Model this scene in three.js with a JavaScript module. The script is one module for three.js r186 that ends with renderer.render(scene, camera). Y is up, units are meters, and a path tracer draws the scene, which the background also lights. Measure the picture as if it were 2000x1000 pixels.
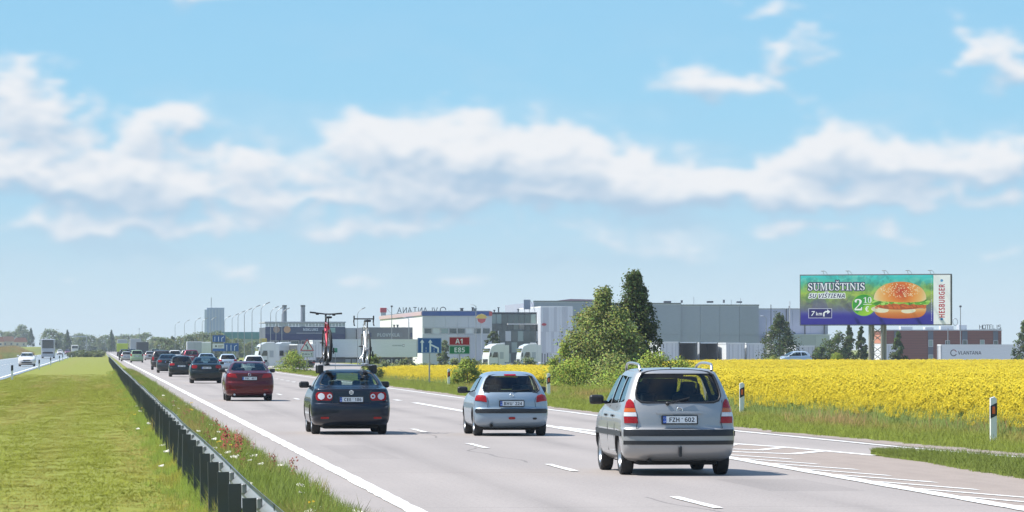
import * as THREE from 'three';
import { mergeGeometries } from 'three/addons/utils/BufferGeometryUtils.js';
import { RoundedBoxGeometry } from 'three/addons/geometries/RoundedBoxGeometry.js';
import { Brush, Evaluator, SUBTRACTION } from 'three-bvh-csg';

// ---------- camera, exposure, sun, sky ----------
const scene = new THREE.Scene();
const renderer = new THREE.WebGLRenderer({ antialias: true });
renderer.toneMapping = THREE.LinearToneMapping;
const EXPOSURE = 1.5;
renderer.toneMappingExposure = EXPOSURE;
renderer.shadowMap.enabled = true;
const camera = new THREE.PerspectiveCamera(6.5785, 2, 1, 20000);
camera.position.set(0, 1.95, 0);
camera.rotation.order = 'YXZ';
camera.rotation.set(THREE.MathUtils.degToRad(1.1787), THREE.MathUtils.degToRad(-5.2984), 0);
const SUN = new THREE.Vector3(-0.56, 0.82, -0.07).normalize();
const sun = new THREE.DirectionalLight(new THREE.Color(1, 0.965, 0.9), 4.95);
sun.position.copy(SUN).multiplyScalar(400).add(new THREE.Vector3(15, 0, -150));
sun.target.position.set(15, 0, -150);
sun.castShadow = true;
Object.assign(sun.shadow.camera, { left: -160, right: 160, top: 160, bottom: -160, near: 1, far: 900 });
sun.shadow.mapSize.set(4096, 4096);
scene.add(sun, sun.target);
scene.fog = new THREE.FogExp2(new THREE.Color(0.82, 0.91, 1.0), 0.000125);

// ---------- small tools ----------
function rng(seed) { let a = seed >>> 0; return () => { a = (a + 0x6D2B79F5) | 0; let t = Math.imul(a ^ (a >>> 15), 1 | a); t = (t + Math.imul(t ^ (t >>> 7), 61 | t)) ^ t; return ((t ^ (t >>> 14)) >>> 0) / 4294967296; }; }
const lerp = (a, b, t) => a + (b - a) * t, clamp = (x, a = 0, b = 1) => Math.min(b, Math.max(a, x));
const sstep = (a, b, x) => { const t = clamp((x - a) / (b - a)); return t * t * (3 - 2 * t); };
const PERM = (() => { const r = rng(77), p = new Uint8Array(512); const q = [...Array(256).keys()]; for (let i = 255; i > 0; i--) { const j = Math.floor(r() * (i + 1)); [q[i], q[j]] = [q[j], q[i]]; } for (let i = 0; i < 512; i++) p[i] = q[i & 255]; return p; })();
function vnoise(x, y) {
  const xi = Math.floor(x), yi = Math.floor(y), fx = x - xi, fy = y - yi, u = fx * fx * (3 - 2 * fx), v = fy * fy * (3 - 2 * fy);
  const h = (i, j) => PERM[(PERM[i & 255] + j) & 511 & 255] / 255;
  return lerp(lerp(h(xi, yi), h(xi + 1, yi), u), lerp(h(xi, yi + 1), h(xi + 1, yi + 1), u), v);
}
function fbm(x, y, o = 5) { let s = 0, a = 0.5, n = 0; for (let i = 0; i < o; i++) { s += a * vnoise(x, y); n += a; a *= 0.5; x = x * 2.03 + 17.1; y = y * 2.03 + 9.7; } return s / n; }
function pnoise(x, y, per) { // tiling value noise
  const xi = Math.floor(x), yi = Math.floor(y), fx = x - xi, fy = y - yi, u = fx * fx * (3 - 2 * fx), v = fy * fy * (3 - 2 * fy);
  const m = (a) => ((a % per) + per) % per, h = (i, j) => PERM[(PERM[m(i) & 255] + m(j)) & 255] / 255;
  return lerp(lerp(h(xi, yi), h(xi + 1, yi), u), lerp(h(xi, yi + 1), h(xi + 1, yi + 1), u), v);
}
const srgb = (r, g, b) => new THREE.Color().setRGB(r / 255, g / 255, b / 255, THREE.SRGBColorSpace);
const toLin = (c) => { c /= 255; return c <= 0.04045 ? c / 12.92 : ((c + 0.055) / 1.055) ** 2.4; };
const toS = (c) => { c = clamp(c); return 255 * (c <= 0.0031308 ? 12.92 * c : 1.055 * c ** (1 / 2.4) - 0.055); };
function tex(w, h, fn, { repeat = [1, 1], color = true, wrap = THREE.RepeatWrapping } = {}) { // fn(u, v) gives a linear colour or one value
  const data = new Uint8Array(w * h * 4);
  for (let j = 0; j < h; j++) for (let i = 0; i < w; i++) {
    const c = fn((i + 0.5) / w, (j + 0.5) / h, i, j), o = (j * w + i) * 4;
    for (let k = 0; k < 3; k++) { const v = Array.isArray(c) ? c[k] : c; data[o + k] = color ? toS(v) : 255 * clamp(v); }
    data[o + 3] = 255;
  }
  const t = new THREE.DataTexture(data, w, h); t.wrapS = t.wrapT = wrap; t.magFilter = THREE.LinearFilter; t.minFilter = THREE.LinearMipmapLinearFilter; t.generateMipmaps = true;
  if (color) t.colorSpace = THREE.SRGBColorSpace; t.repeat.set(...repeat); t.needsUpdate = true; return t;
}
function canvasTex(w, h, draw) {
  const c = document.createElement('canvas'); c.width = w; c.height = h; draw(c.getContext('2d'), w, h);
  const t = new THREE.CanvasTexture(c); t.colorSpace = THREE.SRGBColorSpace; return t;
}
const std = (color, roughness = 0.6, extra = {}) => new THREE.MeshStandardMaterial({ color: Array.isArray(color) ? new THREE.Color(...color) : color, roughness, side: THREE.DoubleSide, ...extra });
const phys = (color, roughness, extra = {}) => new THREE.MeshPhysicalMaterial({ color: Array.isArray(color) ? new THREE.Color(...color) : color, roughness, side: THREE.DoubleSide, ...extra });

const names = new Map();
function numbered(name) { const n = names.get(name) ?? 0; names.set(name, n + 1); return n ? `${name}_${String(n).padStart(3, '0')}` : name; }
function shade(o) { o.castShadow = o.receiveShadow = true; return o; }
function thing(name, label, category, [x, y, z] = [0, 0, 0], turn = 0, group) {
  const o = new THREE.Group(); o.name = numbered(name); o.position.set(x, y, z); o.rotation.y = turn;
  o.userData = { label, category }; if (group) o.userData.group = group; scene.add(o); return o;
}
const flat = (g) => { const q = g.index ? g.toNonIndexed() : g; for (const k of Object.keys(q.attributes)) if (!['position', 'normal', 'uv', 'color'].includes(k)) q.deleteAttribute(k); return q; };
function join(list) {
  if (list.length === 1) return list[0];
  const l = list.map(flat), col = l.some((g) => g.attributes.color);
  for (const g of l) {
    if (!g.attributes.uv) g.setAttribute('uv', new THREE.BufferAttribute(new Float32Array(g.attributes.position.count * 2), 2));
    if (col && !g.attributes.color) g.setAttribute('color', new THREE.BufferAttribute(new Float32Array(g.attributes.position.count * 3).fill(1), 3));
    if (!g.attributes.normal) g.computeVertexNormals();
  }
  return mergeGeometries(l);
}
function part(name, geo, mat, parent, label) {
  const m = shade(new THREE.Mesh(Array.isArray(geo) ? join(geo) : geo, mat)); m.name = name; if (label) m.userData.label = label; parent.add(m); return m;
}
function solo(name, geo, mat, label, category, group) {
  const m = part(numbered(name), geo, mat, scene); m.userData = { label, category }; if (group) m.userData.group = group; return m;
}
function setting(name, geo, mat) { const m = part(name, geo, mat, scene); m.userData = { kind: 'structure' }; return m; }
function stuff(name, geo, mat, label, category) { const m = part(name, geo, mat, scene); m.userData = { kind: 'stuff', label, category }; return m; }
function copyThing(o, label, [x, y, z], turn = 0, group) {
  const c = o.clone(); c.name = numbered(o.name.replace(/_\d{3}$/, '')); c.position.set(x, y, z); c.rotation.y = turn; c.userData = { ...o.userData, label }; if (group) c.userData.group = group; scene.add(c); return c;
}
const box = (w, h, d, x = 0, y = 0, z = 0, r) => { const g = new THREE.BoxGeometry(w, h, d); if (r) g.applyMatrix4(new THREE.Matrix4().makeRotationFromEuler(new THREE.Euler(...r))); return g.translate(x, y, z); };
const rbox = (w, h, d, x = 0, y = 0, z = 0, rad = 0.03, seg = 2, r) => { const g = new RoundedBoxGeometry(w, h, d, seg, Math.min(rad, w / 2.05, h / 2.05, d / 2.05)); if (r) g.applyMatrix4(new THREE.Matrix4().makeRotationFromEuler(new THREE.Euler(...r))); return g.translate(x, y, z); };
const V = (x, y, z) => new THREE.Vector3(x, y, z);
function rod(a, b, r0, r1 = r0, seg = 8) { const A = V(...a), B = V(...b), d = B.clone().sub(A), g = new THREE.CylinderGeometry(r1, r0, d.length(), seg, 1); g.applyQuaternion(new THREE.Quaternion().setFromUnitVectors(V(0, 1, 0), d.normalize())); return g.translate(...A.add(B).multiplyScalar(0.5).toArray()); }
const tube = (pts, r, n = 16, seg = 6, closed = false) => new THREE.TubeGeometry(new THREE.CatmullRomCurve3(pts.map((p) => V(...p)), closed, 'centripetal'), n, r, seg, closed);
function polyShape(pts) { const s = new THREE.Shape(); pts.forEach(([x, y], i) => (i ? s.lineTo(x, y) : s.moveTo(x, y))); s.closePath(); return s; }
const extr = (pts, depth, bevel = 0) => new THREE.ExtrudeGeometry(polyShape(pts), { depth, bevelEnabled: bevel > 0, bevelSize: bevel, bevelThickness: bevel, bevelSegments: 2, curveSegments: 10 });
// a sheet over rows: each row is a list of points
function sheet(rows, uvScale) {
  const n = rows[0].length, pos = [], uv = [], idx = [];
  for (const r of rows) for (const p of r) { pos.push(...p); uv.push(p[0] * uvScale, -p[2] * uvScale); }
  for (let j = 0; j + 1 < rows.length; j++) for (let i = 0; i + 1 < n; i++) { const a = j * n + i; idx.push(a, a + 1, a + n, a + 1, a + n + 1, a + n); }
  const g = new THREE.BufferGeometry(); g.setAttribute('position', new THREE.Float32BufferAttribute(pos, 3)); g.setAttribute('uv', new THREE.Float32BufferAttribute(uv, 2)); g.setIndex(idx); g.computeVertexNormals(); return g;
}
const table = (pts) => (x) => { if (x <= pts[0][0]) return pts[0][1]; for (let i = 1; i < pts.length; i++) if (x <= pts[i][0]) return lerp(pts[i - 1][1], pts[i][1], (x - pts[i - 1][0]) / (pts[i][0] - pts[i - 1][0])); return pts[pts.length - 1][1]; };

// ---------- sky: air and fair-weather clouds, the same kind all round ----------
{
  const W = 4096, H = 4096, data = new Uint16Array(W * H * 4), half = THREE.DataUtils.toHalfFloat, rad = Math.PI / 180;
  const grad = [[0, 216, 234, 241], [0.45, 210, 231, 241], [1.2, 190, 222, 239], [2.0, 173, 217, 241], [3.0, 161, 214, 243], [4.5, 152, 208, 242], [9, 138, 198, 240], [20, 112, 178, 232], [45, 84, 150, 218], [90, 66, 128, 205]].map(([e, ...c]) => [e, ...c.map((v) => toLin(v) / EXPOSURE)]);
  const air = (el) => { let i = 1; while (i < grad.length - 1 && el > grad[i][0]) i++; const a = grad[i - 1], b = grad[i], t = clamp((el - a[0]) / (b[0] - a[0])); return [1, 2, 3].map((k) => lerp(a[k], b[k], t)); };
  // puffs: azimuth, height, half width, half height in degrees, strength
  const puffs = [
    [-1.15, 3.3, 0.85, 0.5, 1], [-0.75, 2.95, 0.5, 0.45, 0.85], [-1.3, 2.3, 1.2, 0.5, 1], [-0.2, 2.25, 1.1, 0.42, 0.9], [0.9, 2.08, 1.2, 0.45, 1], [1.15, 2.85, 0.75, 0.24, 0.85], [0.55, 2.7, 0.5, 0.25, 0.5], [1.9, 2.45, 0.7, 0.2, 0.55],
    [-0.6, 1.62, 1.4, 0.26, 0.6], [0.6, 1.55, 1.3, 0.24, 0.55], [2.6, 1.95, 1.1, 0.3, 0.8], [2.7, 2.3, 0.7, 0.3, 0.6], [2.0, 1.6, 1.3, 0.26, 0.5], [3.9, 1.6, 1.0, 0.28, 0.68], [3.3, 1.45, 0.6, 0.12, 0.6],
    [3.6, 2.65, 0.7, 0.35, 0.85], [4.3, 2.5, 1.0, 0.45, 1], [5.0, 2.6, 1.0, 0.45, 1], [5.7, 2.4, 1.1, 0.45, 1], [6.6, 2.25, 1.0, 0.42, 1], [7.2, 2.0, 0.9, 0.35, 0.95], [5.0, 2.0, 1.6, 0.25, 0.85], [6.4, 1.85, 1.4, 0.25, 0.8], [4.1, 2.1, 0.7, 0.3, 0.8],
    [8.1, 2.0, 1.1, 0.27, 0.95], [9.3, 1.9, 1.2, 0.27, 0.95], [9.5, 2.5, 0.75, 0.42, 1], [9.9, 2.35, 0.8, 0.35, 0.95], [8.9, 2.3, 0.6, 0.2, 0.75], [10.9, 2.3, 1.0, 0.35, 0.8], [11.8, 2.35, 0.9, 0.35, 0.85], [11.2, 1.85, 1.0, 0.18, 0.6], [10.6, 1.9, 0.9, 0.2, 0.6],
    [7.6, 3.4, 0.55, 0.36, 0.72], [8.1, 3.3, 0.55, 0.34, 0.75], [8.75, 3.25, 0.42, 0.32, 0.66], [9.05, 3.8, 0.5, 0.36, 0.72], [8.6, 4.35, 0.6, 0.22, 0.62], [11.85, 3.6, 0.6, 0.5, 1], [11.15, 3.9, 0.32, 0.55, 0.62], [1.5, 4.55, 0.9, 0.22, 1],
    [1.7, 0.88, 0.42, 0.16, 0.85], [2.7, 0.95, 0.3, 0.09, 0.6], [3.4, 0.92, 0.35, 0.1, 0.65], [4.75, 0.85, 0.45, 0.15, 0.75], [6.2, 1.4, 1.0, 0.28, 0.6], [8.8, 1.45, 0.55, 0.2, 0.75], [7.5, 1.25, 0.7, 0.2, 0.58], [10.2, 1.5, 0.8, 0.2, 0.6], [11.6, 1.2, 0.5, 0.15, 0.6], [-0.4, 0.85, 0.3, 0.09, 0.45], [5.6, 0.6, 0.8, 0.1, 0.35],
  ];
  const r = rng(5);
  for (let a = 14; a < 357; ) {
    const big = r() < 0.6, s = big ? 1 : 0.5, e = big ? 1.6 + r() * 1.5 : 0.7 + r() * 3.6;
    puffs.push([a > 180 ? a - 360 : a, e, s * (0.6 + 0.9 * r()), s * (0.2 + 0.3 * r()), 0.5 + 0.5 * r()]);
    a += 0.22 + 0.5 * r() + (r() < 0.06 ? 2.5 : 0);
  }
  const bins = Array.from({ length: 361 }, () => []);
  for (const p of puffs) for (let a = Math.floor(p[0] - p[2] * 2.2); a <= Math.ceil(p[0] + p[2] * 2.2); a++) bins[((a + 180) % 360 + 360) % 360].push(p);
  const billow = (x, y, o) => { let v = 0, k = 0.5, n = 0; for (let i = 0; i < o; i++) { const q = vnoise(x, y); v += k * Math.abs(2 * q - 1); n += k; k *= 0.52; x = x * 2.07 + 13.3; y = y * 2.07 + 5.9; } return v / n; };
  const dens = (az, el) => {
    let s = 0, base = 0;
    const wx = az + (fbm(az * 1.9, el * 2.6, 4) - 0.5) * 0.75, wy = el + (fbm(az * 2.1 + 40, el * 2.8 + 7, 4) - 0.5) * 0.5;
    for (const [a, e, rx, ry, k] of bins[Math.floor(((az + 180) % 360 + 360) % 360)]) {
      const dx = (wx - a) / rx; let dy = (wy - e) / ry; const under = dy < 0 ? -dy : 0; if (dy < 0) dy *= 1.5; const q = dx * dx + dy * dy; if (q > 4.8) continue;
      const g = k * Math.exp(-q * 0.9); base += g * under; s += g * (1 - Math.min(1, s) * 0.6);
    }
    if (s < 0.03) return [-0.6, 0, 0];
    const n = billow(wx * 2.3 + 3, wy * 2.9 + 1, 6), f = fbm(wx * 8 + 31, wy * 9 + 3, 3) - 0.5;
    return [s * 1.02 - 0.2 - n * 0.98 + f * 0.36, base / s, n];
  };
  const white = [0.92, 0.92, 0.935], grey = [toLin(178), toLin(203), toLin(226)];
  const put = (i, j, c) => { const o = (j * W + i) * 4; for (let k = 0; k < 3; k++) data[o + k] = half(c[k]); data[o + 3] = 15360; };
  for (let j = 0; j < H; j++) {
    const el = ((j + 0.5) / H - 0.5) * 180, base = air(Math.max(0, el));
    if (el < 0) { for (let i = 0; i < W; i++) put(i, j, base); continue; }
    if (el > 5.6) { // higher up: scattered soft clouds, worked out coarsely
      const k = sstep(5.6, 9, el);
      let last = 0, next = 0;
      const cov = (i) => { const az = (i + 0.5) / W * 360, kx = Math.cos(az * rad), kz = Math.sin(az * rad), h = 1 / Math.tan(Math.max(el, 6) * rad); return sstep(0.54, 0.78, fbm(kx * h * 1.3 + 50, kz * h * 1.3 + 50, 4)) * k; };
      next = cov(0);
      for (let i = 0; i < W; i++) { if (i % 16 === 0) { last = next; next = cov((i + 16) % W); } const t = 0.75 * lerp(last, next, (i % 16) / 16); put(i, j, base.map((b, q) => lerp(b, white[q] / EXPOSURE, t))); }
      continue;
    }
    for (let i = 0; i < W; i++) {
      const th = ((i + 0.5) / W - 0.5) * 360; let az = th + 90; if (az > 180) az -= 360; // 0 is along the road, to the right positive
      const [d, under, bn] = dens(az, el), veil = (0.14 + 0.3 * sstep(2.9, 1.9, el)) * sstep(0.4, 0.72, fbm(az * 0.8 + 9 + 0.5 * fbm(az * 2, el * 3, 3), el * 2.0, 6)) * sstep(5, 2.4, el) * sstep(0.6, 1.5, el);
      let t = sstep(-0.16, 0.44, d) * 0.93; t = t + veil * (1 - t);
      if (el > 5) t *= sstep(5.6, 5.0, el);
      if (t < 0.004) { put(i, j, base); continue; }
      const [du] = dens(az - 0.05, el + 0.1), [dv] = dens(az - 0.1, el + 0.3), lit = clamp(0.7 - 0.75 * under + 0.55 * (d - Math.max(du, -0.3)) + 0.55 * (d - Math.max(dv, -0.3)), 0.0, 1), low = sstep(2.2, 0.3, el) * 0.42;
      put(i, j, base.map((b, q) => { const c = lerp(lerp(grey[q], white[q], lit) / EXPOSURE, b, low); return lerp(b, c, clamp(t)); }));
    }
  }
  const t = new THREE.DataTexture(data, W, H, THREE.RGBAFormat, THREE.HalfFloatType); t.mapping = THREE.EquirectangularReflectionMapping; t.magFilter = THREE.LinearFilter; t.needsUpdate = true;
  scene.background = t; scene.environment = t;
}

// ---------- terrain ----------
const fieldEdge = table([[40, 19.9], [100, 19.6], [130, 18.9], [180, 18.9], [260, 19.2], [400, 19.6]]);
function gy(x, d) { // height of the land at x metres to the right and d metres ahead
  let h = -0.03;
  if (x > 15) {
    const k = sstep(16.5, 20, x);
    const f = lerp(-0.45, 0.0, sstep(34, 54, x)) * sstep(140, 340, d);
    const yard = lerp(-0.75, -1.35, sstep(45, 75, x)) + 0.95 * sstep(400, 900, d) * sstep(120, 300, x);
    h += k * lerp(f, yard, sstep(375, 410, d)) + k * 0.1 * (fbm(x * 0.12, d * 0.12, 3) - 0.5);
  }
  if (x < -16.5) h += sstep(16.8, 21, -x) * (0.7 + 0.35 * sstep(300, 700, d) + 1.2 * sstep(750, 1700, d) + 0.35 * (fbm(x * 0.08, d * 0.02, 3) - 0.5));
  return h;
}
const grassCol = (a, b, c) => (u, v) => { const n = 0.5 * pnoise(u * 24, v * 24, 24) + 0.3 * pnoise(u * 90, v * 90, 90) + 0.2 * pnoise(u * 250, v * 250, 250), m = pnoise(u * 5 + 3, v * 5, 5); return [0, 1, 2].map((k) => lerp(lerp(a[k], b[k], n), c[k], 0.6 * sstep(0.55, 0.95, m))); };
const grassTex = tex(1024, 1024, grassCol([0.17, 0.19, 0.012], [0.215, 0.225, 0.02], [0.22, 0.195, 0.035]));
{
  const xs = [], ds = [];
  for (let x = -1600; x < -60; x += 110) xs.push(x);
  for (let x = -60; x < 150; x += 1.5) xs.push(x);
  for (let x = 150; x <= 1700; x += x < 400 ? 20 : 130) xs.push(x);
  for (let d = -120; d < 40; d += 20) ds.push(d);
  for (let d = 40; d < 440; d += 3) ds.push(d);
  for (let d = 440; d <= 4400; d += d < 1800 ? 40 : 260) ds.push(d);
  const m = std(0xffffff, 1, { map: grassTex });
  setting('ground', sheet(ds.map((d) => xs.map((x) => [x, gy(x, d), -d])), 1 / 9), m);
}

// ---------- carriageways ----------
const lineA = table([[40, 21.4], [60, 18.6], [70, 17.3], [80.3, 16.0], [86, 15.6], [93, 15.28], [103, 14.8], [125, 14.2], [140, 14.08], [172, 13.95], [209, 13.9], [2000, 13.9]]);
const lineB = table([[79, 13.95], [86, 13.35], [89, 12.85], [95, 12.3], [103, 11.55], [109, 11.22]]);
const asphaltFn = (tint, dark) => (u, v, i, j) => {
  const g = PERM[(PERM[(i * 7 + 13) & 255] + j * 3) & 255] / 255, g2 = PERM[(PERM[(j * 5 + 71) & 255] + i * 11) & 255] / 255;
  const blotch = 0.3 * pnoise(u * 6, v * 6, 6) + 0.4 * pnoise(u * 17, v * 17, 17) + 0.3 * pnoise(u * 60, v * 60, 60);
  const streak = pnoise(u * 36, v * 3, 36);
  let b = 1 + (g - 0.5) * 0.2 + (blotch - 0.5) * 0.11 + (streak - 0.5) * 0.1; if (g2 > 0.988) b *= 1.35; if (g < 0.012) b *= 0.6;
  return tint.map((t) => t * b * dark);
};
const asphaltTex = tex(1024, 1024, asphaltFn([0.292, 0.262, 0.244], 1)), sandTex = tex(512, 512, asphaltFn([0.285, 0.232, 0.2], 1));
const grainTex = tex(512, 512, (u, v, i, j) => 0.5 * PERM[(PERM[(i * 3 + 5) & 255] + j * 7) & 255] / 255 + 0.5 * pnoise(u * 128, v * 128, 128), { color: false });
const roadTex = tex(1024, 2048, (u, v, i, j) => { // 16 m across by 48 m along, lanes at their places
  const x = u * 16, y = v * 48, g = PERM[(PERM[(i * 7 + 13) & 255] + j * 3) & 255] / 255, g2 = PERM[(PERM[(j * 5 + 71) & 255] + i * 11) & 255] / 255;
  const lane = Math.abs(((x - 5.6 + 37.1) % 3.71) - 0) , m = Math.min(lane, 3.71 - lane), wob = 0.25 * (pnoise(u * 4, v * 6, 12) - 0.5);
  const track = Math.exp(-(((m - 0.78 + wob) / 0.3) ** 2)), oil = Math.exp(-(((m + wob) / 0.24) ** 2));
  let b = 1 + (g - 0.5) * 0.2 + 0.1 * (pnoise(u * 20, v * 12, 60) - 0.5) + 0.08 * (pnoise(u * 7, v * 3, 21) - 0.5);
  b *= 1 + 0.055 * track - 0.13 * oil * (0.4 + pnoise(u * 5, v * 9, 45)) ;
  const c1 = Math.abs(x - 7.2 - 0.12 * Math.sin(y * 0.5) - 0.3 * (pnoise(u * 3, v * 20, 20) - 0.5)), cr = c1 < 0.02 + 0.012 * pnoise(u * 60, v * 60, 60) && pnoise(u * 3 + 2, v * 7, 14) > 0.42; if (cr) b *= 0.66;
  for (const [yy, k] of [[6.2, 0.82], [21.4, 0.8], [37.7, 0.85]]) if (Math.abs(y - yy - 0.2 * (pnoise(u * 9, v * 2, 18) - 0.5)) < 0.05) b *= k;
  if (x > 9.1 && x < 10.4 && y > 12 && y < 17.5) b *= 0.885; if (x > 4.4 && x < 5.3 && y > 30 && y < 41) b *= 0.91;
  if (g2 > 0.985) b *= 1.3; if (g < 0.014) b *= 0.65;
  return [0.3 * b, 0.262 * b, 0.241 * b];
});
roadTex.repeat.set(6 / 16, 6 / 48);
const asphaltLanes = std(0xffffff, 0.8, { map: roadTex });
const asphalt = std(0xffffff, 0.82, { map: asphaltTex, bumpMap: grainTex, bumpScale: 0.004 });
const asphaltWorn = std(0xffffff, 0.2, { map: asphaltTex });
const rowsD = []; for (let d = -60; d < 300; d += 2.5) rowsD.push(d); for (let d = 300; d <= 4200; d += d < 1200 ? 20 : 300) rowsD.push(d);
const J = (d, k, a) => (fbm(d * 0.35 + k * 31, k * 5.5, 3) - 0.5) * a;
setting('road', sheet(rowsD.map((d) => { const l = 2.75 + J(d, 1, 0.3), r = lineA(d) + 0.75 + J(d, 2, 0.5); return [l, 5.6, 7.5, 9.3, 11.1, 13, r].map((x) => [x, 0, -d]); }), 1 / 6), asphaltLanes);
setting('opposite_road', sheet(rowsD.map((d) => [-16.4 + J(d, 3, 0.2), -12, -8, -5.85 + J(d, 4, 0.2)].map((x) => [x, 0, -d])), 1 / 6), asphaltWorn);
// pale sandy pavement of the gore and the gritty edges
const sand = std(0xffffff, 0.95, { map: sandTex, bumpMap: grainTex, bumpScale: 0.006 });
{
  const rows = []; for (let d = 30; d <= 109; d += 1) rows.push([11.25 + Math.max(0, J(d, 5, 0.2)), lerp(11.3, Math.min(lineB(Math.max(79, d)), 14.3 + (79 - d) * 0.02), 0.5), d < 79 ? 14.2 : lineB(d) - 0.04].map((x) => [x, 0.005, -d]));
  setting('gore_pavement', sheet(rows, 1 / 5), sand);
  const edge = []; for (let d = 40; d <= 420; d += 1.5) edge.push([lineA(d) + 0.38 + J(d, 6, 0.35), lineA(d) + 0.95 + J(d, 7, 0.9)].map((x) => [x, 0.006, -d]));
  setting('gravel_edge', sheet(edge, 1 / 4), sand);
}
// painted lines
const paintTex = tex(512, 512, (u, v, i, j) => { const n = 0.55 * pnoise(u * 20, v * 20, 20) + 0.45 * pnoise(u * 110, v * 110, 110), w = sstep(0.33, 0.47, n); const g = 0.95 + 0.1 * PERM[(PERM[i & 255] + j) & 255] / 255; return [0.78, 0.77, 0.74].map((c, k) => lerp([0.5, 0.48, 0.46][k], c, w) * g); });
const paint = std(0xffffff, 0.7, { map: paintTex });
const strip = (xf, w, d0, d1, k, y = 0.011, step = 0.8) => { const rows = [], n = Math.max(2, Math.ceil((d1 - d0) / step)); for (let i = 0; i <= n; i++) { const d = lerp(d0, d1, i / n), x = typeof xf === 'function' ? xf(d) : xf; rows.push([[x - w / 2 + J(d * 4, k, 0.06), y, -d], [x + w / 2 + J(d * 4, k + 1, 0.06), y, -d]]); } return sheet(rows, 0.9); };
const marking = (name, geo) => setting(name, geo, paint);
marking('edge_line', [strip(3.75, 0.24, 20, 320, 10), strip(3.75, 0.24, 320, 1500, 10, 0.011, 20)]);
for (let i = 0, d = 21.1; d < 700; i++, d += 16.2) marking(numbered('lane_dash'), strip(7.47, 0.13, d, d + 4.25, 20 + i, 0.011, d < 200 ? 0.6 : 2.1));
marking('gore_line', strip(11.1, 0.27, 20, 157, 12));
for (let d = 163; d < 330; d += 8) marking(numbered('merge_dash'), strip(11.0, 0.22, d, d + 3, d));
marking('ramp_outer_line', [strip(lineA, 0.17, 45, 330, 14), strip(13.9, 0.17, 330, 1200, 14, 0.011, 20)]);
marking('ramp_inner_line', strip(lineB, 0.2, 79.4, 109, 16));
const bar = (x0, d0, x1, d1, w) => sheet([[[x0, 0.012, -(d0 - w / 2)], [x0, 0.012, -(d0 + w / 2)]], [[lerp(x0, x1, 0.5), 0.012, -(lerp(d0, d1, 0.5) - w / 2)], [lerp(x0, x1, 0.5), 0.012, -(lerp(d0, d1, 0.5) + w / 2)]], [[x1, 0.012, -(d1 - w / 2)], [x1, 0.012, -(d1 + w / 2)]]], 0.9);
for (let d = 40; d < 78; d += 3.35) marking(numbered('gore_stripe'), bar(11.2, d + 3.9, 11.98 + 0.05 * Math.sin(d), d, 0.62));
for (let d = 80.6; d < 104; d += 3.1) { const m = lerp(11.1, lineB(d), 0.56); marking(numbered('gore_stripe'), bar(11.25, d + 2.8, m, d, 0.6)); marking(numbered('gore_stripe'), bar(m + 0.02, d + 0.05, lineB(d + 2.0) - 0.1, d + 2.2, 0.7)); }
marking('opposite_edge_line', [strip(-6.35, 0.2, 60, 1500, 18, 0.011, 15)]);
marking('opposite_far_line', [strip(-15.2, 0.2, 60, 1500, 19, 0.011, 15)]);
for (let d = 204; d < 900; d += 16) marking(numbered('opposite_dash'), strip(-10.6, 0.14, d, d + 4, d, 0.011, 2));

// ---------- grass, weeds and the crop ----------
// thin leaves: a face for either side, each with a normal that leans towards the open sky (soft, light-scattering canopy)
function upward(g, k) {
  const p = g.attributes.position, pos = [], nor = [], a = V(0, 0, 0), b = V(0, 0, 0), c = V(0, 0, 0), n = V(0, 0, 0), up = V(0, 1, 0), e = 0.0006;
  for (let i = 0; i < p.count; i += 3) {
    a.fromBufferAttribute(p, i); b.fromBufferAttribute(p, i + 1); c.fromBufferAttribute(p, i + 2); n.copy(b).sub(a).cross(c.clone().sub(a)).normalize();
    for (const s of [1, -1]) { const m = n.clone().multiplyScalar(s), q = m.clone().lerp(up, k).normalize(); for (const v of s > 0 ? [a, b, c] : [a, c, b]) { pos.push(v.x + m.x * e, v.y + m.y * e, v.z + m.z * e); nor.push(q.x, q.y, q.z); } }
  }
  const o = new THREE.BufferGeometry(); o.setAttribute('position', new THREE.Float32BufferAttribute(pos, 3)); o.setAttribute('normal', new THREE.Float32BufferAttribute(nor, 3)); return o;
}
function blades(n, seed, h0, h1, spread, w, lean, up = 0.6) { // one tuft: n bent blades
  const r = rng(seed), pos = [], idx = [];
  for (let i = 0; i < n; i++) {
    const a = r() * 6.283, s = spread * Math.sqrt(r()), x = Math.cos(a) * s, z = Math.sin(a) * s, h = lerp(h0, h1, r()), la = r() * 6.283, l = lean * h * (0.4 + r()), dx = Math.cos(la) * l, dz = Math.sin(la) * l, t = la + 1.57 + (r() - 0.5), wx = Math.cos(t) * w, wz = Math.sin(t) * w, b = pos.length / 3;
    pos.push(x - wx, 0, z - wz, x + wx, 0, z + wz, x + dx * 0.35 - wx * 0.8, h * 0.55, z + dz * 0.35 - wz * 0.8, x + dx * 0.35 + wx * 0.8, h * 0.55, z + dz * 0.35 + wz * 0.8, x + dx, h, z + dz);
    idx.push(b, b + 1, b + 2, b + 1, b + 3, b + 2, b + 2, b + 3, b + 4);
  }
  const g = new THREE.BufferGeometry(); g.setAttribute('position', new THREE.Float32BufferAttribute(pos, 3)); g.setIndex(idx); g.computeVertexNormals(); return upward(flat(g), up);
}
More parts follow.
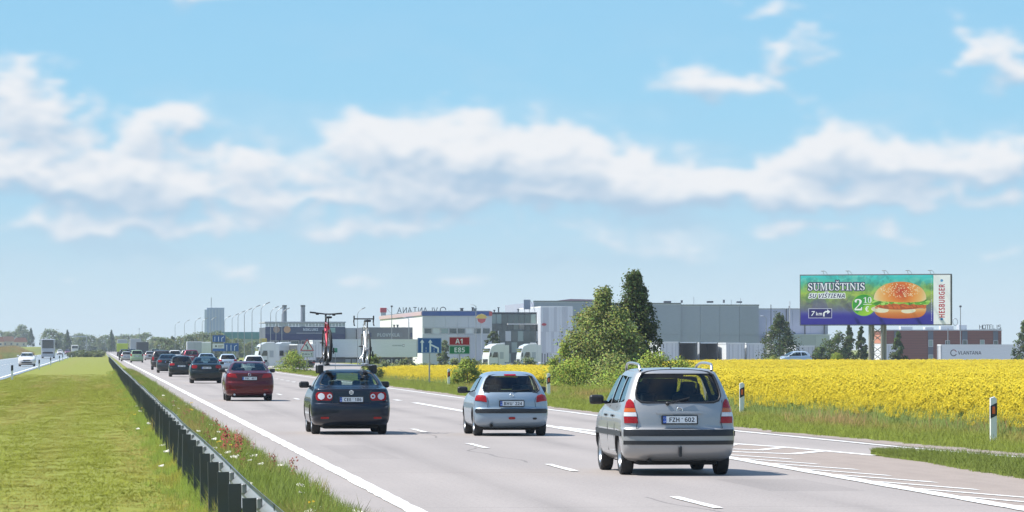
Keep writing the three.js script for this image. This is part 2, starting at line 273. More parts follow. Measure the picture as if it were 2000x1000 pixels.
function petals(list, s, seed) { // small crossed faces at given points
  const r = rng(seed), pos = [];
  for (const [x, y, z, k = 1] of list) for (let i = 0; i < 2; i++) { const q = new THREE.Quaternion().setFromEuler(new THREE.Euler(r() * 6, r() * 6, r() * 6)); const P = [[-1, -0.8, 0], [1, -0.8, 0], [0, 1, 0]].map((p) => V(...p).multiplyScalar(s * k).applyQuaternion(q)); for (const p of P) pos.push(p.x + x, p.y + y, p.z + z); }
  const g = new THREE.BufferGeometry(); g.setAttribute('position', new THREE.Float32BufferAttribute(pos, 3)); g.computeVertexNormals(); return upward(g, 0.65);
}
const paintGeo = (g, c) => { const n = g.attributes.position.count, a = new Float32Array(n * 3); for (let i = 0; i < n; i++) a.set(c, i * 3); g.setAttribute('color', new THREE.BufferAttribute(a, 3)); return g; };
const tintMat = (rough = 0.9) => std(0xffffff, rough, { vertexColors: true });
function scatter(name, geo, mat, places, label, category) { // places: x, y, z, scale, turn, [r, g, b]
  const m = shade(new THREE.InstancedMesh(geo, mat, places.length)), o = new THREE.Object3D(), c = new THREE.Color();
  places.forEach(([x, y, z, s, t, k, sy], i) => { o.position.set(x, y, z); o.rotation.set(0, t, 0); o.scale.set(s, sy ?? s, s); o.updateMatrix(); m.setMatrixAt(i, o.matrix); m.setColorAt(i, c.setRGB(...k)); });
  m.name = numbered(name); m.userData = { kind: 'stuff', label, category }; scene.add(m); return m;
}
const plain = std(0xffffff, 0.9);
{ // mown median
  const r = rng(11), P = [];
  for (let d = 38; d < 330; d += 0.001) {
    const dd = d, dens = dd < 90 ? 26 : dd < 150 ? 15 : 7 * clamp((345 - dd) / 150, 0.12, 1); d += 1 / (dens * 7.4); if (P.length > 46000) break;
    const x = -6.1 + 7.5 * r(), n = 0.65 * fbm(x * 1.3, dd * 0.022, 4) + 0.35 * fbm(x * 0.9, dd * 0.09, 3), q = fbm(x * 1.7 + 8, dd * 0.05 + 4, 3), track = Math.exp(-(((x + 0.9) / 0.28) ** 2)) + Math.exp(-(((x + 2.6) / 0.28) ** 2));
    const dry = clamp(sstep(0.5, 0.72, n) + 0.45 * track + 0.35 * sstep(-0.6, 0.6, x) * sstep(0.45, 0.6, q)), k = 0.9 + 0.2 * r();
    P.push([x, -0.035, -dd, (0.75 + 0.6 * r()) * (dd > 150 ? 1.5 : 1) * (1 - 0.25 * dry), r() * 6.3, [lerp(0.225, 0.285, dry) * k, lerp(0.25, 0.232, dry) * k, lerp(0.014, 0.042, dry) * k]]);
  }
  scatter('median_grass', blades(15, 3, 0.016, 0.036, 0.18, 0.0045, 1.5, 0.85), plain, P, 'short mown yellow-green grass on the central strip', 'grass');
}
const tall = blades(16, 4, 0.16, 0.42, 0.12, 0.0055, 0.5), mid = blades(13, 5, 0.1, 0.24, 0.12, 0.006, 0.6);
{ // rough weeds on both sides of the crash barrier
  const r = rng(12), P = [], F = [], S = [], Y = [];
  for (let i = 0; i < 15000; i++) {
    const d = 34 + 330 * r() ** 1.7, x = r() < 0.78 ? 1.36 + 1.54 * r() ** 1.15 : 0.55 + 0.7 * (1 - r() ** 2.2), e = x > 2.55 ? 0.6 : x < 1.3 ? 0.16 + 0.3 * sstep(0.6, 1.25, x) : 0.85, k = 0.7 + 0.6 * r(), dry = sstep(0.5, 0.75, fbm(d * 0.3, x * 2, 3));
    const clump = 0.55 + 0.9 * fbm(d * 0.45 + 3, x * 1.3, 3);
    P.push([x, -0.03, -d, (0.7 + 0.5 * r()) * e * clump, r() * 6.3, x < 1.3 ? [lerp(0.15, 0.22, dry) * k, lerp(0.21, 0.2, dry) * k, 0.018 * k] : [lerp(0.11, 0.2, dry) * k, lerp(0.155, 0.165, dry) * k, lerp(0.014, 0.04, dry) * k]]);
    if (i % 75 === 0) { const t = d < 160 && (x > 1.4 || r() < 0.35); if (t) F.push([x - 0.05, (x < 1.4 ? 0.06 : 0.12) + 0.16 * r() * clump, -d, 0.5 + 0.5 * r(), r() * 6, [0.7, 0.69, 0.6]]); }
    if (i % 420 === 0 && d < 140) Y.push([x, 0.2 + 0.2 * r(), -d, 0.45 + 0.4 * r(), r() * 6, [0.6, 0.4, 0.02]]);
  }
  for (let i = 0; i < 5; i++) S.push([2.25 + 0.35 * (r() - 0.5), 0.05, -(71 + 7 * r()), 0.8 + 0.6 * r(), r() * 6, [0.3, 0.06, 0.05]]);
  for (let i = 0; i < 16; i++) S.push([2.0 + 0.8 * r(), 0.02, -(60 + 90 * r()), 0.5 + 0.5 * r(), r() * 6, [0.22, 0.07, 0.05]]);
  scatter('verge_weeds', tall, plain, P, 'rough green weeds growing along the crash barrier', 'weeds');
  const disc = []; for (let i = 0; i < 14; i++) disc.push([(r() - 0.5) * 0.1, (r() - 0.5) * 0.02, (r() - 0.5) * 0.1]);
  scatter('white_flowers', petals(disc, 0.022, 6), plain, F, 'flat white flower heads among the barrier weeds', 'flowers');
  scatter('yellow_flowers', petals(disc.slice(0, 8), 0.016, 8), plain, Y, 'small yellow flowers among the barrier weeds', 'flowers');
  const sp = []; for (let i = 0; i < 26; i++) sp.push([(r() - 0.5) * 0.12, 0.15 + 0.3 * r(), (r() - 0.5) * 0.12]);
  scatter('sorrel_stalks', join([petals(sp, 0.016, 9), blades(6, 9, 0.2, 0.4, 0.05, 0.003, 0.2)]), plain, S, 'reddish sorrel seed stalks beside the inner edge line', 'weeds');
}
{ // right verge: green near the road, dry and reddish towards the crop
  const r = rng(13), P = [], D = [], I = [];
  for (let i = 0; i < 26000; i++) {
    const d = 62 + 330 * r() ** 1.5, x0 = lineA(d) + 0.75 + J(d, 7, 0.6), x1 = fieldEdge(d) + 0.8; if (x1 < x0) continue; const t = r(), x = lerp(x0, x1, t), k = 0.75 + 0.5 * r(), dry = clamp(sstep(0.42, 0.66, fbm(d * 0.11, x * 0.45, 3)) * sstep(0.3, 0.7, t) * 0.8 + 0.12 * r());
    P.push([x, gy(x, d), -d, (0.55 + 0.5 * r()) * lerp(0.7, 1.35, t), r() * 6.3, [lerp(0.15, 0.22, dry) * k, lerp(0.19, 0.175, dry) * k, lerp(0.015, 0.042, dry) * k]]);
    if (dry > 0.4 && r() < 0.02 + 0.12 * sstep(88, 98, d) * sstep(128, 112, d)) D.push([x + 0.1, gy(x, d), -d, 0.8 + 0.5 * r(), r() * 6, [0.25 * k, 0.165 * k, 0.062 * k]]);
  }
  for (let i = 0; i < 5200; i++) { // grassy tip between ramp and main lanes
    const d = 44 + 36.5 * r(), x0 = 13.6 + 0.03 * (d - 66) + J(d, 8, 0.3), x1 = d > 76 ? x0 + (80.5 - d) * 0.12 : lineA(d) - 1.9; if (x1 <= x0) continue; const x = lerp(x0, x1, r()), k = 0.75 + 0.5 * r();
    I.push([x, 0, -d, 0.5 + 0.65 * r() * sstep(0, 0.5, x - x0 + 0.15), r() * 6, [0.115 * k, 0.15 * k, 0.016 * k]]);
  }
  for (let i = 0; i < 5200; i++) { // rough patch round the willow bushes
    const d = 148 + 90 * r(), x = lerp(18.6, 0.133 * d + 1, r()), k = 0.75 + 0.5 * r(), dry = sstep(0.45, 0.6, fbm(d * 0.1, x * 0.3, 3)); if (x > 0.133 * d + 1) continue;
    P.push([x, gy(x, d), -d, 1.1 + 0.9 * r(), r() * 6.3, [lerp(0.15, 0.22, dry) * k, lerp(0.19, 0.175, dry) * k, lerp(0.015, 0.042, dry) * k]]);
  }
  scatter('verge_grass', mid, plain, P, 'long grass on the right roadside verge', 'grass');
  scatter('dry_grass', blades(12, 15, 0.16, 0.42, 0.14, 0.004, 0.55), plain, D, 'dry reddish grass between verge and rapeseed', 'grass');
  scatter('island_grass', mid, plain, I, 'green grass tip between the ramp and the main lanes', 'grass');
  const rows = []; for (let d = 30; d <= 79.5; d += 1.5) rows.push([13.7 + 0.03 * (d - 66) + J(d, 8, 0.3), d > 76 ? 13.8 + (80.5 - d) * 0.12 : lineA(d) - 1.8].map((x) => [x, 0.02, -d]));
  setting('island_soil', sheet(rows, 1 / 9), std(0xffffff, 1, { map: grassTex }));
}
{ // rough brown bank beyond the oncoming carriageway
  const r = rng(19), P = []; for (let i = 0; i < 9000; i++) { const d = 260 + 900 * r(), x = -16.6 - 5.5 * r(), k = 0.7 + 0.6 * r(), g = sstep(0.4, 0.6, fbm(d * 0.01, x * 0.3, 3)); P.push([x, gy(x, d), -d, 1.6 + 1.4 * r(), r() * 6, [lerp(0.2, 0.15, g) * k, lerp(0.15, 0.17, g) * k, 0.05 * k]]); }
  scatter('bank_grass', tall, plain, P, 'brownish rough grass on the bank beyond the oncoming lanes', 'grass');
}
{ // rapeseed in flower
  const plant = (seed, stems, fl) => {
    const r = rng(seed), st = [], f1 = [], f2 = [], lv = [];
    for (let i = 0; i < stems; i++) {
      const x = (r() - 0.5) * 0.4, z = (r() - 0.5) * 0.4, h = 0.74 + 0.18 * r();
      st.push(rod([x * 0.6, 0, z * 0.6], [x, h, z], 0.006, 0.003, 3));
      for (let j = 0; j < fl; j++) { const t = r(); (r() < 0.75 ? f1 : f2).push([x + (r() - 0.5) * 0.11 * (1.2 - t), h - 0.17 + 0.2 * t, z + (r() - 0.5) * 0.11 * (1.2 - t)]); }
      for (let j = 0; j < 6; j++) lv.push([x + (r() - 0.5) * 0.25, 0.12 + (h - 0.3) * r(), z + (r() - 0.5) * 0.25, 0.7 + r()]);
    }
    return join([paintGeo(join(st), [0.17, 0.24, 0.035]), paintGeo(petals(lv, 0.045, seed + 1), [0.09, 0.14, 0.025]), paintGeo(petals(f1, 0.021, seed + 2), [0.54, 0.425, 0.014]), paintGeo(petals(f2, 0.018, seed + 3), [0.5, 0.43, 0.03])]);
  };
  const near = plant(21, 8, 17), P = [], r = rng(22);
  for (let d = 70; d < 372; d += 0.5) {
    const x0 = fieldEdge(d) + J(d, 9, 0.7), x1 = Math.max(x0 + 6, 0.235 * d + 5), dens = d < 150 ? 11.5 : d < 230 ? 8.5 : 6, n = (x1 - x0) * 0.5 * dens;
    for (let i = 0; i < n; i++) { const x = lerp(x0, x1, r()), e = x - x0, dd = d + 0.5 * r(), thin = fbm(x * 0.35, dd * 0.22, 3); if (dd > 148 && dd < 236 && x < 0.1295 * dd + J(dd, 17, 1.2)) continue; if (e < 2.6 && r() > 0.22 + e * 0.3) continue; if (fbm(x * 2.2 + 3, dd * 1.1, 2) > 0.62 && r() < 0.6) continue; if (thin > 0.64 && r() < 0.4) continue; const far = d < 150 ? 1.05 : d < 230 ? 1.2 : 1.4, k = 0.86 + 0.28 * r(), s = (0.88 + 0.24 * r()) * (0.42 + 0.58 * sstep(-0.2, 6, e)) * (0.9 + 0.22 * fbm(x * 0.12 + 5, dd * 0.1, 2)); P.push([x, gy(x, dd), -dd, s * far, r() * 6.3, [k, k, k], s]); }
  }
  const green = join([blades(10, 41, 0.2, 0.5, 0.16, 0.006, 0.4)]), E = []; for (let i = 0; i < 5200; i++) { const d = 78 + 290 * r() ** 1.4, x = fieldEdge(d) - 0.5 + 3.6 * r(), k = 0.75 + 0.5 * r(); if (d > 146 && d < 238) continue; E.push([x, gy(x, d), -d, 0.8 + 0.6 * r(), r() * 6, [0.13 * k, 0.17 * k, 0.03 * k]]); }
  scatter('field_margin_weeds', green, plain, E, 'green weeds along the ragged margin of the rapeseed', 'weeds');
  scatter('rapeseed_crop', near, tintMat(), P, 'yellow flowering rapeseed field right of the road', 'rapeseed');
}

// ---------- crash barrier ----------
{
  const steel = std([0.3, 0.31, 0.32], 0.55, { metalness: 0.5 }), post = std([0.085, 0.09, 0.092], 0.6, { metalness: 0.3 });
  const o = thing('crash_barrier', 'long grey steel crash barrier on dark posts beside the left lane', 'guard rail', [1.26, 0, 0]);
  const prof = [[0.0, 0.44], [0.055, 0.47], [0.055, 0.53], [0.0, 0.585], [0.055, 0.64], [0.055, 0.7], [0.0, 0.745], [-0.012, 0.752]];
  const bx = (d) => 0.1 + (d > 250 ? 0.0004 * (d - 250) : 0), wob = (d) => 0.03 * (fbm(d * 0.07, 2, 3) - 0.5) * 2;
  for (let d = 24; d < 216; d += 12) part('rail', sheet([0, 3, 6, 9, 12.2].map((t) => prof.map(([x, y]) => [bx(d + t) + x, y + wob(d + t), -(d + t)])), 1), steel, o);
  const far = []; for (let d = 216; d < 1000; d += 28) far.push(sheet([0, 14, 28].map((t) => prof.map(([x, y]) => [bx(d + t) + x, y + wob(d + t), -(d + t)])), 1));
  part('far_rail', far, steel, o).userData.kind = 'stuff';
  const pg = join([box(0.108, 0.78, 0.012, 0, 0.28, 0), box(0.012, 0.78, 0.055, -0.054, 0.28, -0.028), box(0.012, 0.78, 0.055, 0.054, 0.28, -0.028)]), sg = rbox(0.05, 0.1, 0.05, 0, 0, 0, 0.015, 1);
  const r = rng(30), fp = [];
  for (let d = 26; d < 640; d += 4) {
    if (d < 220) { const m = part('post', pg, post, o); m.position.set(bx(d) - 0.07, 0, -d); m.rotation.z = (r() - 0.5) * 0.05; m.rotation.y = (r() - 0.5) * 0.12; const s = part('spacer', sg, steel, m); s.position.set(0.085, 0.62, 0.02); }
    else fp.push(box(0.12, 0.66, 0.05, bx(d) - 0.07, 0.33, -d));
  }
  part('far_posts', fp, post, o).userData.kind = 'stuff';
}

// ---------- cars ----------
function pchip(keys, c) { // monotone curve through column c of keys over column 0
  const n = keys.length, x = keys.map((k) => k[0]), y = keys.map((k) => k[c]), h = [], dl = [], m = [];
  for (let i = 0; i < n - 1; i++) { h[i] = x[i + 1] - x[i]; dl[i] = (y[i + 1] - y[i]) / h[i]; }
  m[0] = dl[0]; m[n - 1] = dl[n - 2]; for (let i = 1; i < n - 1; i++) m[i] = dl[i - 1] * dl[i] <= 0 ? 0 : 2 * dl[i - 1] * dl[i] / (dl[i - 1] + dl[i]);
  return (q) => { if (q <= x[0]) return y[0]; if (q >= x[n - 1]) return y[n - 1]; let i = 0; while (q > x[i + 1]) i++; const t = (q - x[i]) / h[i], t2 = t * t, t3 = t2 * t; return y[i] * (2 * t3 - 3 * t2 + 1) + h[i] * m[i] * (t3 - 2 * t2 + t) + y[i + 1] * (3 * t2 - 2 * t3) + h[i] * m[i + 1] * (t3 - t2); };
}
const M = {
  trim: std([0.02, 0.02, 0.022], 0.6), seat: std([0.05, 0.05, 0.055], 0.9), rubber: std([0.022, 0.022, 0.023], 0.85), glassDark: phys([0.02, 0.025, 0.028], 0.06, { clearcoat: 1, clearcoatRoughness: 0.03 }),
  glass: phys([0.62, 0.72, 0.68], 0.02, { transmission: 1, thickness: 0, ior: 1.5 }), tinted: phys([0.46, 0.54, 0.53], 0.02, { transmission: 1, thickness: 0, ior: 1.5 }),
  red: phys([0.3, 0.004, 0.006], 0.25, { specularIntensity: 0.4, clearcoat: 0.5, clearcoatRoughness: 0.05 }), amber: phys([0.5, 0.11, 0.01], 0.2, { clearcoat: 0.5 }), clear: phys([0.62, 0.62, 0.64], 0.12, { clearcoat: 1 }),
  chrome: std([0.72, 0.73, 0.75], 0.18, { metalness: 1 }), alloy: std([0.5, 0.51, 0.53], 0.35, { metalness: 0.9 }), black: std([0.015, 0.015, 0.017], 0.45), under: std([0.012, 0.012, 0.012], 0.95), whitePaint: std([0.75, 0.75, 0.73], 0.5),
};
const paintOf = (c, metal = 0.35) => phys(c, 0.38, { metalness: metal, specularIntensity: 0.25, clearcoat: 0.7, clearcoatRoughness: 0.05 });
const PAINT = { silver: paintOf([0.36, 0.36, 0.362], 0.4), iceBlue: paintOf([0.28, 0.35, 0.42], 0.4), navy: paintOf([0.012, 0.016, 0.028]), red: paintOf([0.09, 0.003, 0.006]), black: paintOf([0.012, 0.016, 0.016]), graphite: paintOf([0.035, 0.04, 0.045]), white: paintOf([0.66, 0.66, 0.65], 0), paleBlue: paintOf([0.42, 0.5, 0.58], 0.3), green: paintOf([0.26, 0.36, 0.22], 0), maroon: paintOf([0.16, 0.012, 0.03]), grey: paintOf([0.2, 0.22, 0.24]), brown: paintOf([0.06, 0.05, 0.05]), yellow: paintOf([0.4, 0.5, 0.05], 0) };
const PW = 2.7; // squareness of the plan corners
// profile rows: height, tail, nose (metres forward of the rearmost point), half width, depth of rear corner, depth of front corner
const TYPES = {
  mpv: { L: 4.32, wb: 2.69, ro: 0.86, R: 0.315, track: 0.735,
    prof: [[0.2, 0.4, 4.0, 0.68, 0.3, 0.4], [0.27, 0.14, 4.2, 0.8, 0.32, 0.5], [0.36, 0.03, 4.28, 0.845, 0.34, 0.55], [0.47, 0.0, 4.31, 0.862, 0.34, 0.58], [0.6, 0.0, 4.32, 0.87, 0.34, 0.6], [0.7, 0.015, 4.28, 0.871, 0.33, 0.62], [0.74, 0.06, 4.24, 0.87, 0.32, 0.6], [0.86, 0.075, 4.08, 0.865, 0.3, 0.55], [0.95, 0.09, 3.8, 0.85, 0.29, 0.5], [1.03, 0.11, 3.42, 0.825, 0.28, 0.42], [1.15, 0.15, 3.15, 0.79, 0.27, 0.4], [1.35, 0.24, 2.78, 0.72, 0.27, 0.36], [1.5, 0.32, 2.46, 0.655, 0.27, 0.32], [1.57, 0.37, 2.27, 0.615, 0.28, 0.3], [1.61, 0.45, 2.1, 0.555, 0.3, 0.3], [1.633, 0.62, 1.9, 0.43, 0.3, 0.3], [1.642, 0.9, 1.6, 0.2, 0.2, 0.2]],
    rearWin: [[-0.53, 1.555], [0.53, 1.555], [0.585, 1.47], [0.645, 1.26], [0.645, 1.19], [0.6, 1.135], [0.5, 1.115], [-0.5, 1.115], [-0.6, 1.135], [-0.645, 1.19], [-0.645, 1.26], [-0.585, 1.47]],
    rearCut: [-0.1, 0.75], wind: [[-0.68, 1.08], [0.68, 1.08], [0.57, 1.5], [-0.57, 1.5]], windCut: [2.4, 3.6],
    side: [[[0.52, 1.13], [1.2, 1.1], [1.2, 1.5], [0.72, 1.5]], [[1.28, 1.1], [2.1, 1.08], [2.05, 1.52], [1.28, 1.51]], [[2.18, 1.08], [3.02, 1.06], [2.62, 1.42], [2.4, 1.52], [2.14, 1.52]]], mirrorAt: [3.0, 1.1] },
  hatch: { L: 3.84, wb: 2.44, ro: 0.66, R: 0.29, track: 0.7,
    prof: [[0.17, 0.36, 3.5, 0.64, 0.3, 0.4], [0.23, 0.12, 3.72, 0.76, 0.34, 0.5], [0.32, 0.02, 3.8, 0.805, 0.36, 0.6], [0.42, 0.0, 3.83, 0.82, 0.37, 0.62], [0.52, 0.0, 3.83, 0.826, 0.37, 0.64], [0.6, 0.01, 3.78, 0.826, 0.36, 0.64], [0.63, 0.05, 3.72, 0.824, 0.34, 0.6], [0.75, 0.055, 3.5, 0.815, 0.33, 0.55], [0.85, 0.075, 3.2, 0.795, 0.32, 0.5], [0.93, 0.11, 2.85, 0.765, 0.32, 0.42], [1.0, 0.16, 2.68, 0.735, 0.3, 0.4], [1.15, 0.29, 2.4, 0.665, 0.3, 0.36], [1.28, 0.42, 2.12, 0.595, 0.3, 0.32], [1.35, 0.52, 1.93, 0.545, 0.3, 0.3], [1.395, 0.65, 1.75, 0.46, 0.3, 0.3], [1.418, 0.85, 1.55, 0.33, 0.25, 0.25], [1.425, 1.05, 1.35, 0.15, 0.1, 0.1]],
    rearWin: [[-0.46, 1.325], [0.46, 1.325], [0.52, 1.27], [0.615, 1.06], [0.62, 1.0], [0.57, 0.965], [-0.57, 0.965], [-0.62, 1.0], [-0.615, 1.06], [-0.52, 1.27]],
    rearCut: [-0.1, 0.85], wind: [[-0.6, 0.97], [0.6, 0.97], [0.49, 1.3], [-0.49, 1.3]], windCut: [1.9, 3.0],
    side: [[[0.62, 1.02], [1.22, 0.97], [1.22, 1.3], [0.85, 1.3]], [[1.3, 0.97], [2.5, 0.94], [2.2, 1.15], [1.9, 1.3], [1.3, 1.31]]], mirrorAt: [2.5, 0.97] },
  saloon: { L: 4.55, wb: 2.58, ro: 1.08, R: 0.315, track: 0.75,
    prof: [[0.17, 0.5, 4.2, 0.68, 0.3, 0.4], [0.23, 0.14, 4.42, 0.82, 0.4, 0.5], [0.33, 0.03, 4.5, 0.868, 0.42, 0.6], [0.45, 0.0, 4.54, 0.885, 0.43, 0.64], [0.58, 0.0, 4.55, 0.89, 0.43, 0.66], [0.68, 0.02, 4.5, 0.89, 0.42, 0.66], [0.72, 0.05, 4.46, 0.888, 0.4, 0.64], [0.84, 0.06, 4.2, 0.875, 0.38, 0.6], [0.93, 0.065, 3.85, 0.855, 0.36, 0.55], [1.0, 0.075, 3.45, 0.83, 0.32, 0.45], [1.03, 0.1, 3.32, 0.815, 0.3, 0.42], [1.05, 0.28, 3.24, 0.8, 0.26, 0.4], [1.07, 0.6, 3.18, 0.785, 0.24, 0.4], [1.1, 0.72, 3.08, 0.765, 0.24, 0.38], [1.2, 0.9, 2.88, 0.715, 0.26, 0.36], [1.3, 1.09, 2.66, 0.655, 0.28, 0.34], [1.38, 1.28, 2.44, 0.595, 0.3, 0.32], [1.425, 1.45, 2.22, 0.52, 0.3, 0.3], [1.45, 1.65, 2.0, 0.38, 0.2, 0.2], [1.457, 1.75, 1.9, 0.16, 0.05, 0.05]],
    rearWin: [[-0.5, 1.385], [0.5, 1.385], [0.535, 1.36], [0.66, 1.135], [0.65, 1.11], [-0.65, 1.11], [-0.66, 1.135], [-0.535, 1.36]],
    rearCut: [0.5, 1.85], wind: [[-0.65, 1.09], [0.65, 1.09], [0.54, 1.37], [-0.54, 1.37]], windCut: [2.3, 3.35],
    side: [[[1.18, 1.1], [2.0, 1.07], [1.98, 1.38], [1.45, 1.35]], [[2.06, 1.07], [3.0, 1.05], [2.7, 1.22], [2.4, 1.36], [2.04, 1.38]]], mirrorAt: [2.95, 1.07] },
  suv: { L: 4.6, wb: 2.7, ro: 0.95, R: 0.36, track: 0.78,
    prof: [[0.28, 0.4, 4.2, 0.7, 0.3, 0.4], [0.36, 0.1, 4.45, 0.86, 0.3, 0.5], [0.5, 0.0, 4.58, 0.91, 0.32, 0.55], [0.7, 0.0, 4.6, 0.92, 0.32, 0.55], [0.78, 0.06, 4.55, 0.92, 0.3, 0.5], [0.95, 0.07, 4.45, 0.91, 0.28, 0.5], [1.05, 0.09, 4.2, 0.9, 0.27, 0.45], [1.13, 0.11, 3.6, 0.88, 0.26, 0.4], [1.3, 0.18, 3.25, 0.82, 0.26, 0.36], [1.5, 0.3, 2.85, 0.74, 0.26, 0.32], [1.62, 0.38, 2.55, 0.68, 0.27, 0.3], [1.68, 0.48, 2.35, 0.6, 0.28, 0.3], [1.71, 0.7, 2.1, 0.45, 0.25, 0.25], [1.72, 1.0, 1.8, 0.2, 0.1, 0.1]],
    rearWin: [[-0.58, 1.6], [0.58, 1.6], [0.68, 1.3], [0.68, 1.2], [0.6, 1.16], [-0.6, 1.16], [-0.68, 1.2], [-0.68, 1.3]],
    rearCut: [-0.1, 0.8], wind: [[-0.7, 1.18], [0.7, 1.18], [0.6, 1.58], [-0.6, 1.58]], windCut: [2.4, 3.8],
    side: [[[0.55, 1.2], [1.2, 1.18], [1.2, 1.58], [0.75, 1.58]], [[1.28, 1.18], [2.15, 1.16], [2.1, 1.6], [1.28, 1.6]], [[2.23, 1.16], [3.2, 1.15], [2.8, 1.45], [2.55, 1.59], [2.2, 1.6]]], mirrorAt: [3.1, 1.2] },
};
const ev = new Evaluator(); ev.attributes = ['position', 'normal']; ev.useGroups = true;
function carType(T) {
  const f = [0, 1, 2, 3, 4, 5].map((c) => (c ? pchip(T.prof, c) : null)), y0 = T.prof[0][0], y1 = T.prof[T.prof.length - 1][0];
  const arc = (q) => 1 - Math.max(0, 1 - Math.abs(q) ** PW) ** (1 / PW);
  T.rearS = (x, y) => f[1](y) + f[4](y) * arc(Math.min(0.995, Math.abs(x) / f[3](y)));
  T.frontS = (x, y) => f[2](y) - f[5](y) * arc(Math.min(0.995, Math.abs(x) / f[3](y)));
  T.half = f[3];
  T.z = (s) => T.L / 2 - s;
  function hull(inset, lift, yLow) {
    const ys = []; for (let i = 0; i + 1 < T.prof.length; i++) for (let k = 0; k < 3; k++) ys.push(lerp(T.prof[i][0], T.prof[i + 1][0], k / 3)); ys.push(y1);
    const levels = ys.filter((y) => y - lift >= yLow || !inset), rings = [];
    for (const y of levels) {
      const w = f[3](y) - inset, sr = f[1](y) + inset, sf = f[2](y) - inset, cr = f[4](y), cf = f[5](y), h = []; if (w < 0.05 || sf - sr < 0.1) continue;
      const lim = (sf - sr) / 2 - 0.01, a = Math.min(cr, lim), b = Math.min(cf, lim);
      for (let i = 0; i <= 11; i++) { const t = (i / 11) * Math.PI / 2; h.push([w * Math.sin(t) ** (2 / PW), sr + a * (1 - Math.cos(t) ** (2 / PW))]); }
      for (let i = 1; i < 7; i++) h.push([w, lerp(sr + a, sf - b, i / 7)]);
      for (let i = 0; i <= 9; i++) { const t = (1 - i / 9) * Math.PI / 2; h.push([w * Math.sin(t) ** (2 / PW), sf - b * (1 - Math.cos(t) ** (2 / PW))]); }
      rings.push([...h.map(([x, s]) => [x, y - lift, T.z(s)]), ...h.slice(1, -1).reverse().map(([x, s]) => [-x, y - lift, T.z(s)])]);
    }
    const n = rings[0].length, pos = rings.flat(2), idx = [];
    for (let j = 0; j + 1 < rings.length; j++) for (let i = 0; i < n; i++) { const p = j * n + i, q = j * n + (i + 1) % n; idx.push(p, p + n, q, q, p + n, q + n); }
    for (const j of [0, rings.length - 1]) { const c = pos.length / 3, yy = rings[j][0][1]; let zs = 0; for (const p of rings[j]) zs += p[2] / n; pos.push(0, yy, zs); for (let i = 0; i < n; i++) { const p = j * n + i, q = j * n + (i + 1) % n; j ? idx.push(c, q, p) : idx.push(c, p, q); } }
    const g = new THREE.BufferGeometry(); g.setAttribute('position', new THREE.Float32BufferAttribute(pos, 3)); g.setIndex(idx); g.computeVertexNormals();
    return g;
  }
  const O = hull(0, 0, 0);
  { // make sure the faces look outwards
    const p = O.attributes.position, nn = O.attributes.normal; let s = 0; for (let i = 0; i < p.count; i++) s += nn.getX(i) * p.getX(i); if (s < 0) { for (let i = 0; i < O.index.count; i += 3) { const a = O.index.getX(i); O.index.setX(i, O.index.getX(i + 1)); O.index.setX(i + 1, a); } O.computeVertexNormals(); T.flip = true; }
  }
  const I = hull(0.045, 0.035, 0.5); if (T.flip) { for (let i = 0; i < I.index.count; i += 3) { const a = I.index.getX(i); I.index.setX(i, I.index.getX(i + 1)); I.index.setX(i + 1, a); } I.computeVertexNormals(); }
  const cuts = [];
  const prismZ = (pts, s0, s1) => { const g = extr(pts, s1 - s0); g.translate(0, 0, T.z(s1)); cuts.push(flat(g)); };
  prismZ(T.rearWin, ...T.rearCut); prismZ(T.wind, ...T.windCut);
  for (const sd of T.side) for (const k of [-1, 1]) { const g = extr(sd.map(([s, y]) => [T.z(s), y]), 0.75); g.applyMatrix4(new THREE.Matrix4().makeRotationY(-Math.PI / 2)); const pos = g.attributes.position; let mn = 1e9; for (let i = 0; i < pos.count; i++) mn = Math.min(mn, pos.getX(i)); g.translate(-mn + (k > 0 ? 0.35 : -1.1), 0, 0); cuts.push(flat(g)); }
  T.axles = [T.z(T.ro), T.z(T.ro + T.wb)];
  const arches = []; for (const z of T.axles) for (const k of [-1, 1]) arches.push(flat(new THREE.CylinderGeometry(T.R * 1.17, T.R * 1.17, 0.6, 28).rotateZ(Math.PI / 2).translate(k * 0.92, T.R * 1.02, z)));
  const br = (g, m) => { g.deleteAttribute('uv'); const b = new Brush(g, m); b.updateMatrixWorld(); return b; };
  const A = M.silverStandIn ??= std([0.5, 0.5, 0.5]), Bm = M.trim;
  let res = ev.evaluate(br(O, A), br(I, Bm), SUBTRACTION);
  res = ev.evaluate(res, br(mergeGeometries(cuts), Bm), SUBTRACTION);
  res = ev.evaluate(res, br(mergeGeometries(arches), Bm), SUBTRACTION);
  T.body = res.geometry; T.bodyMats = Array.isArray(res.material) ? res.material : [res.material];
}
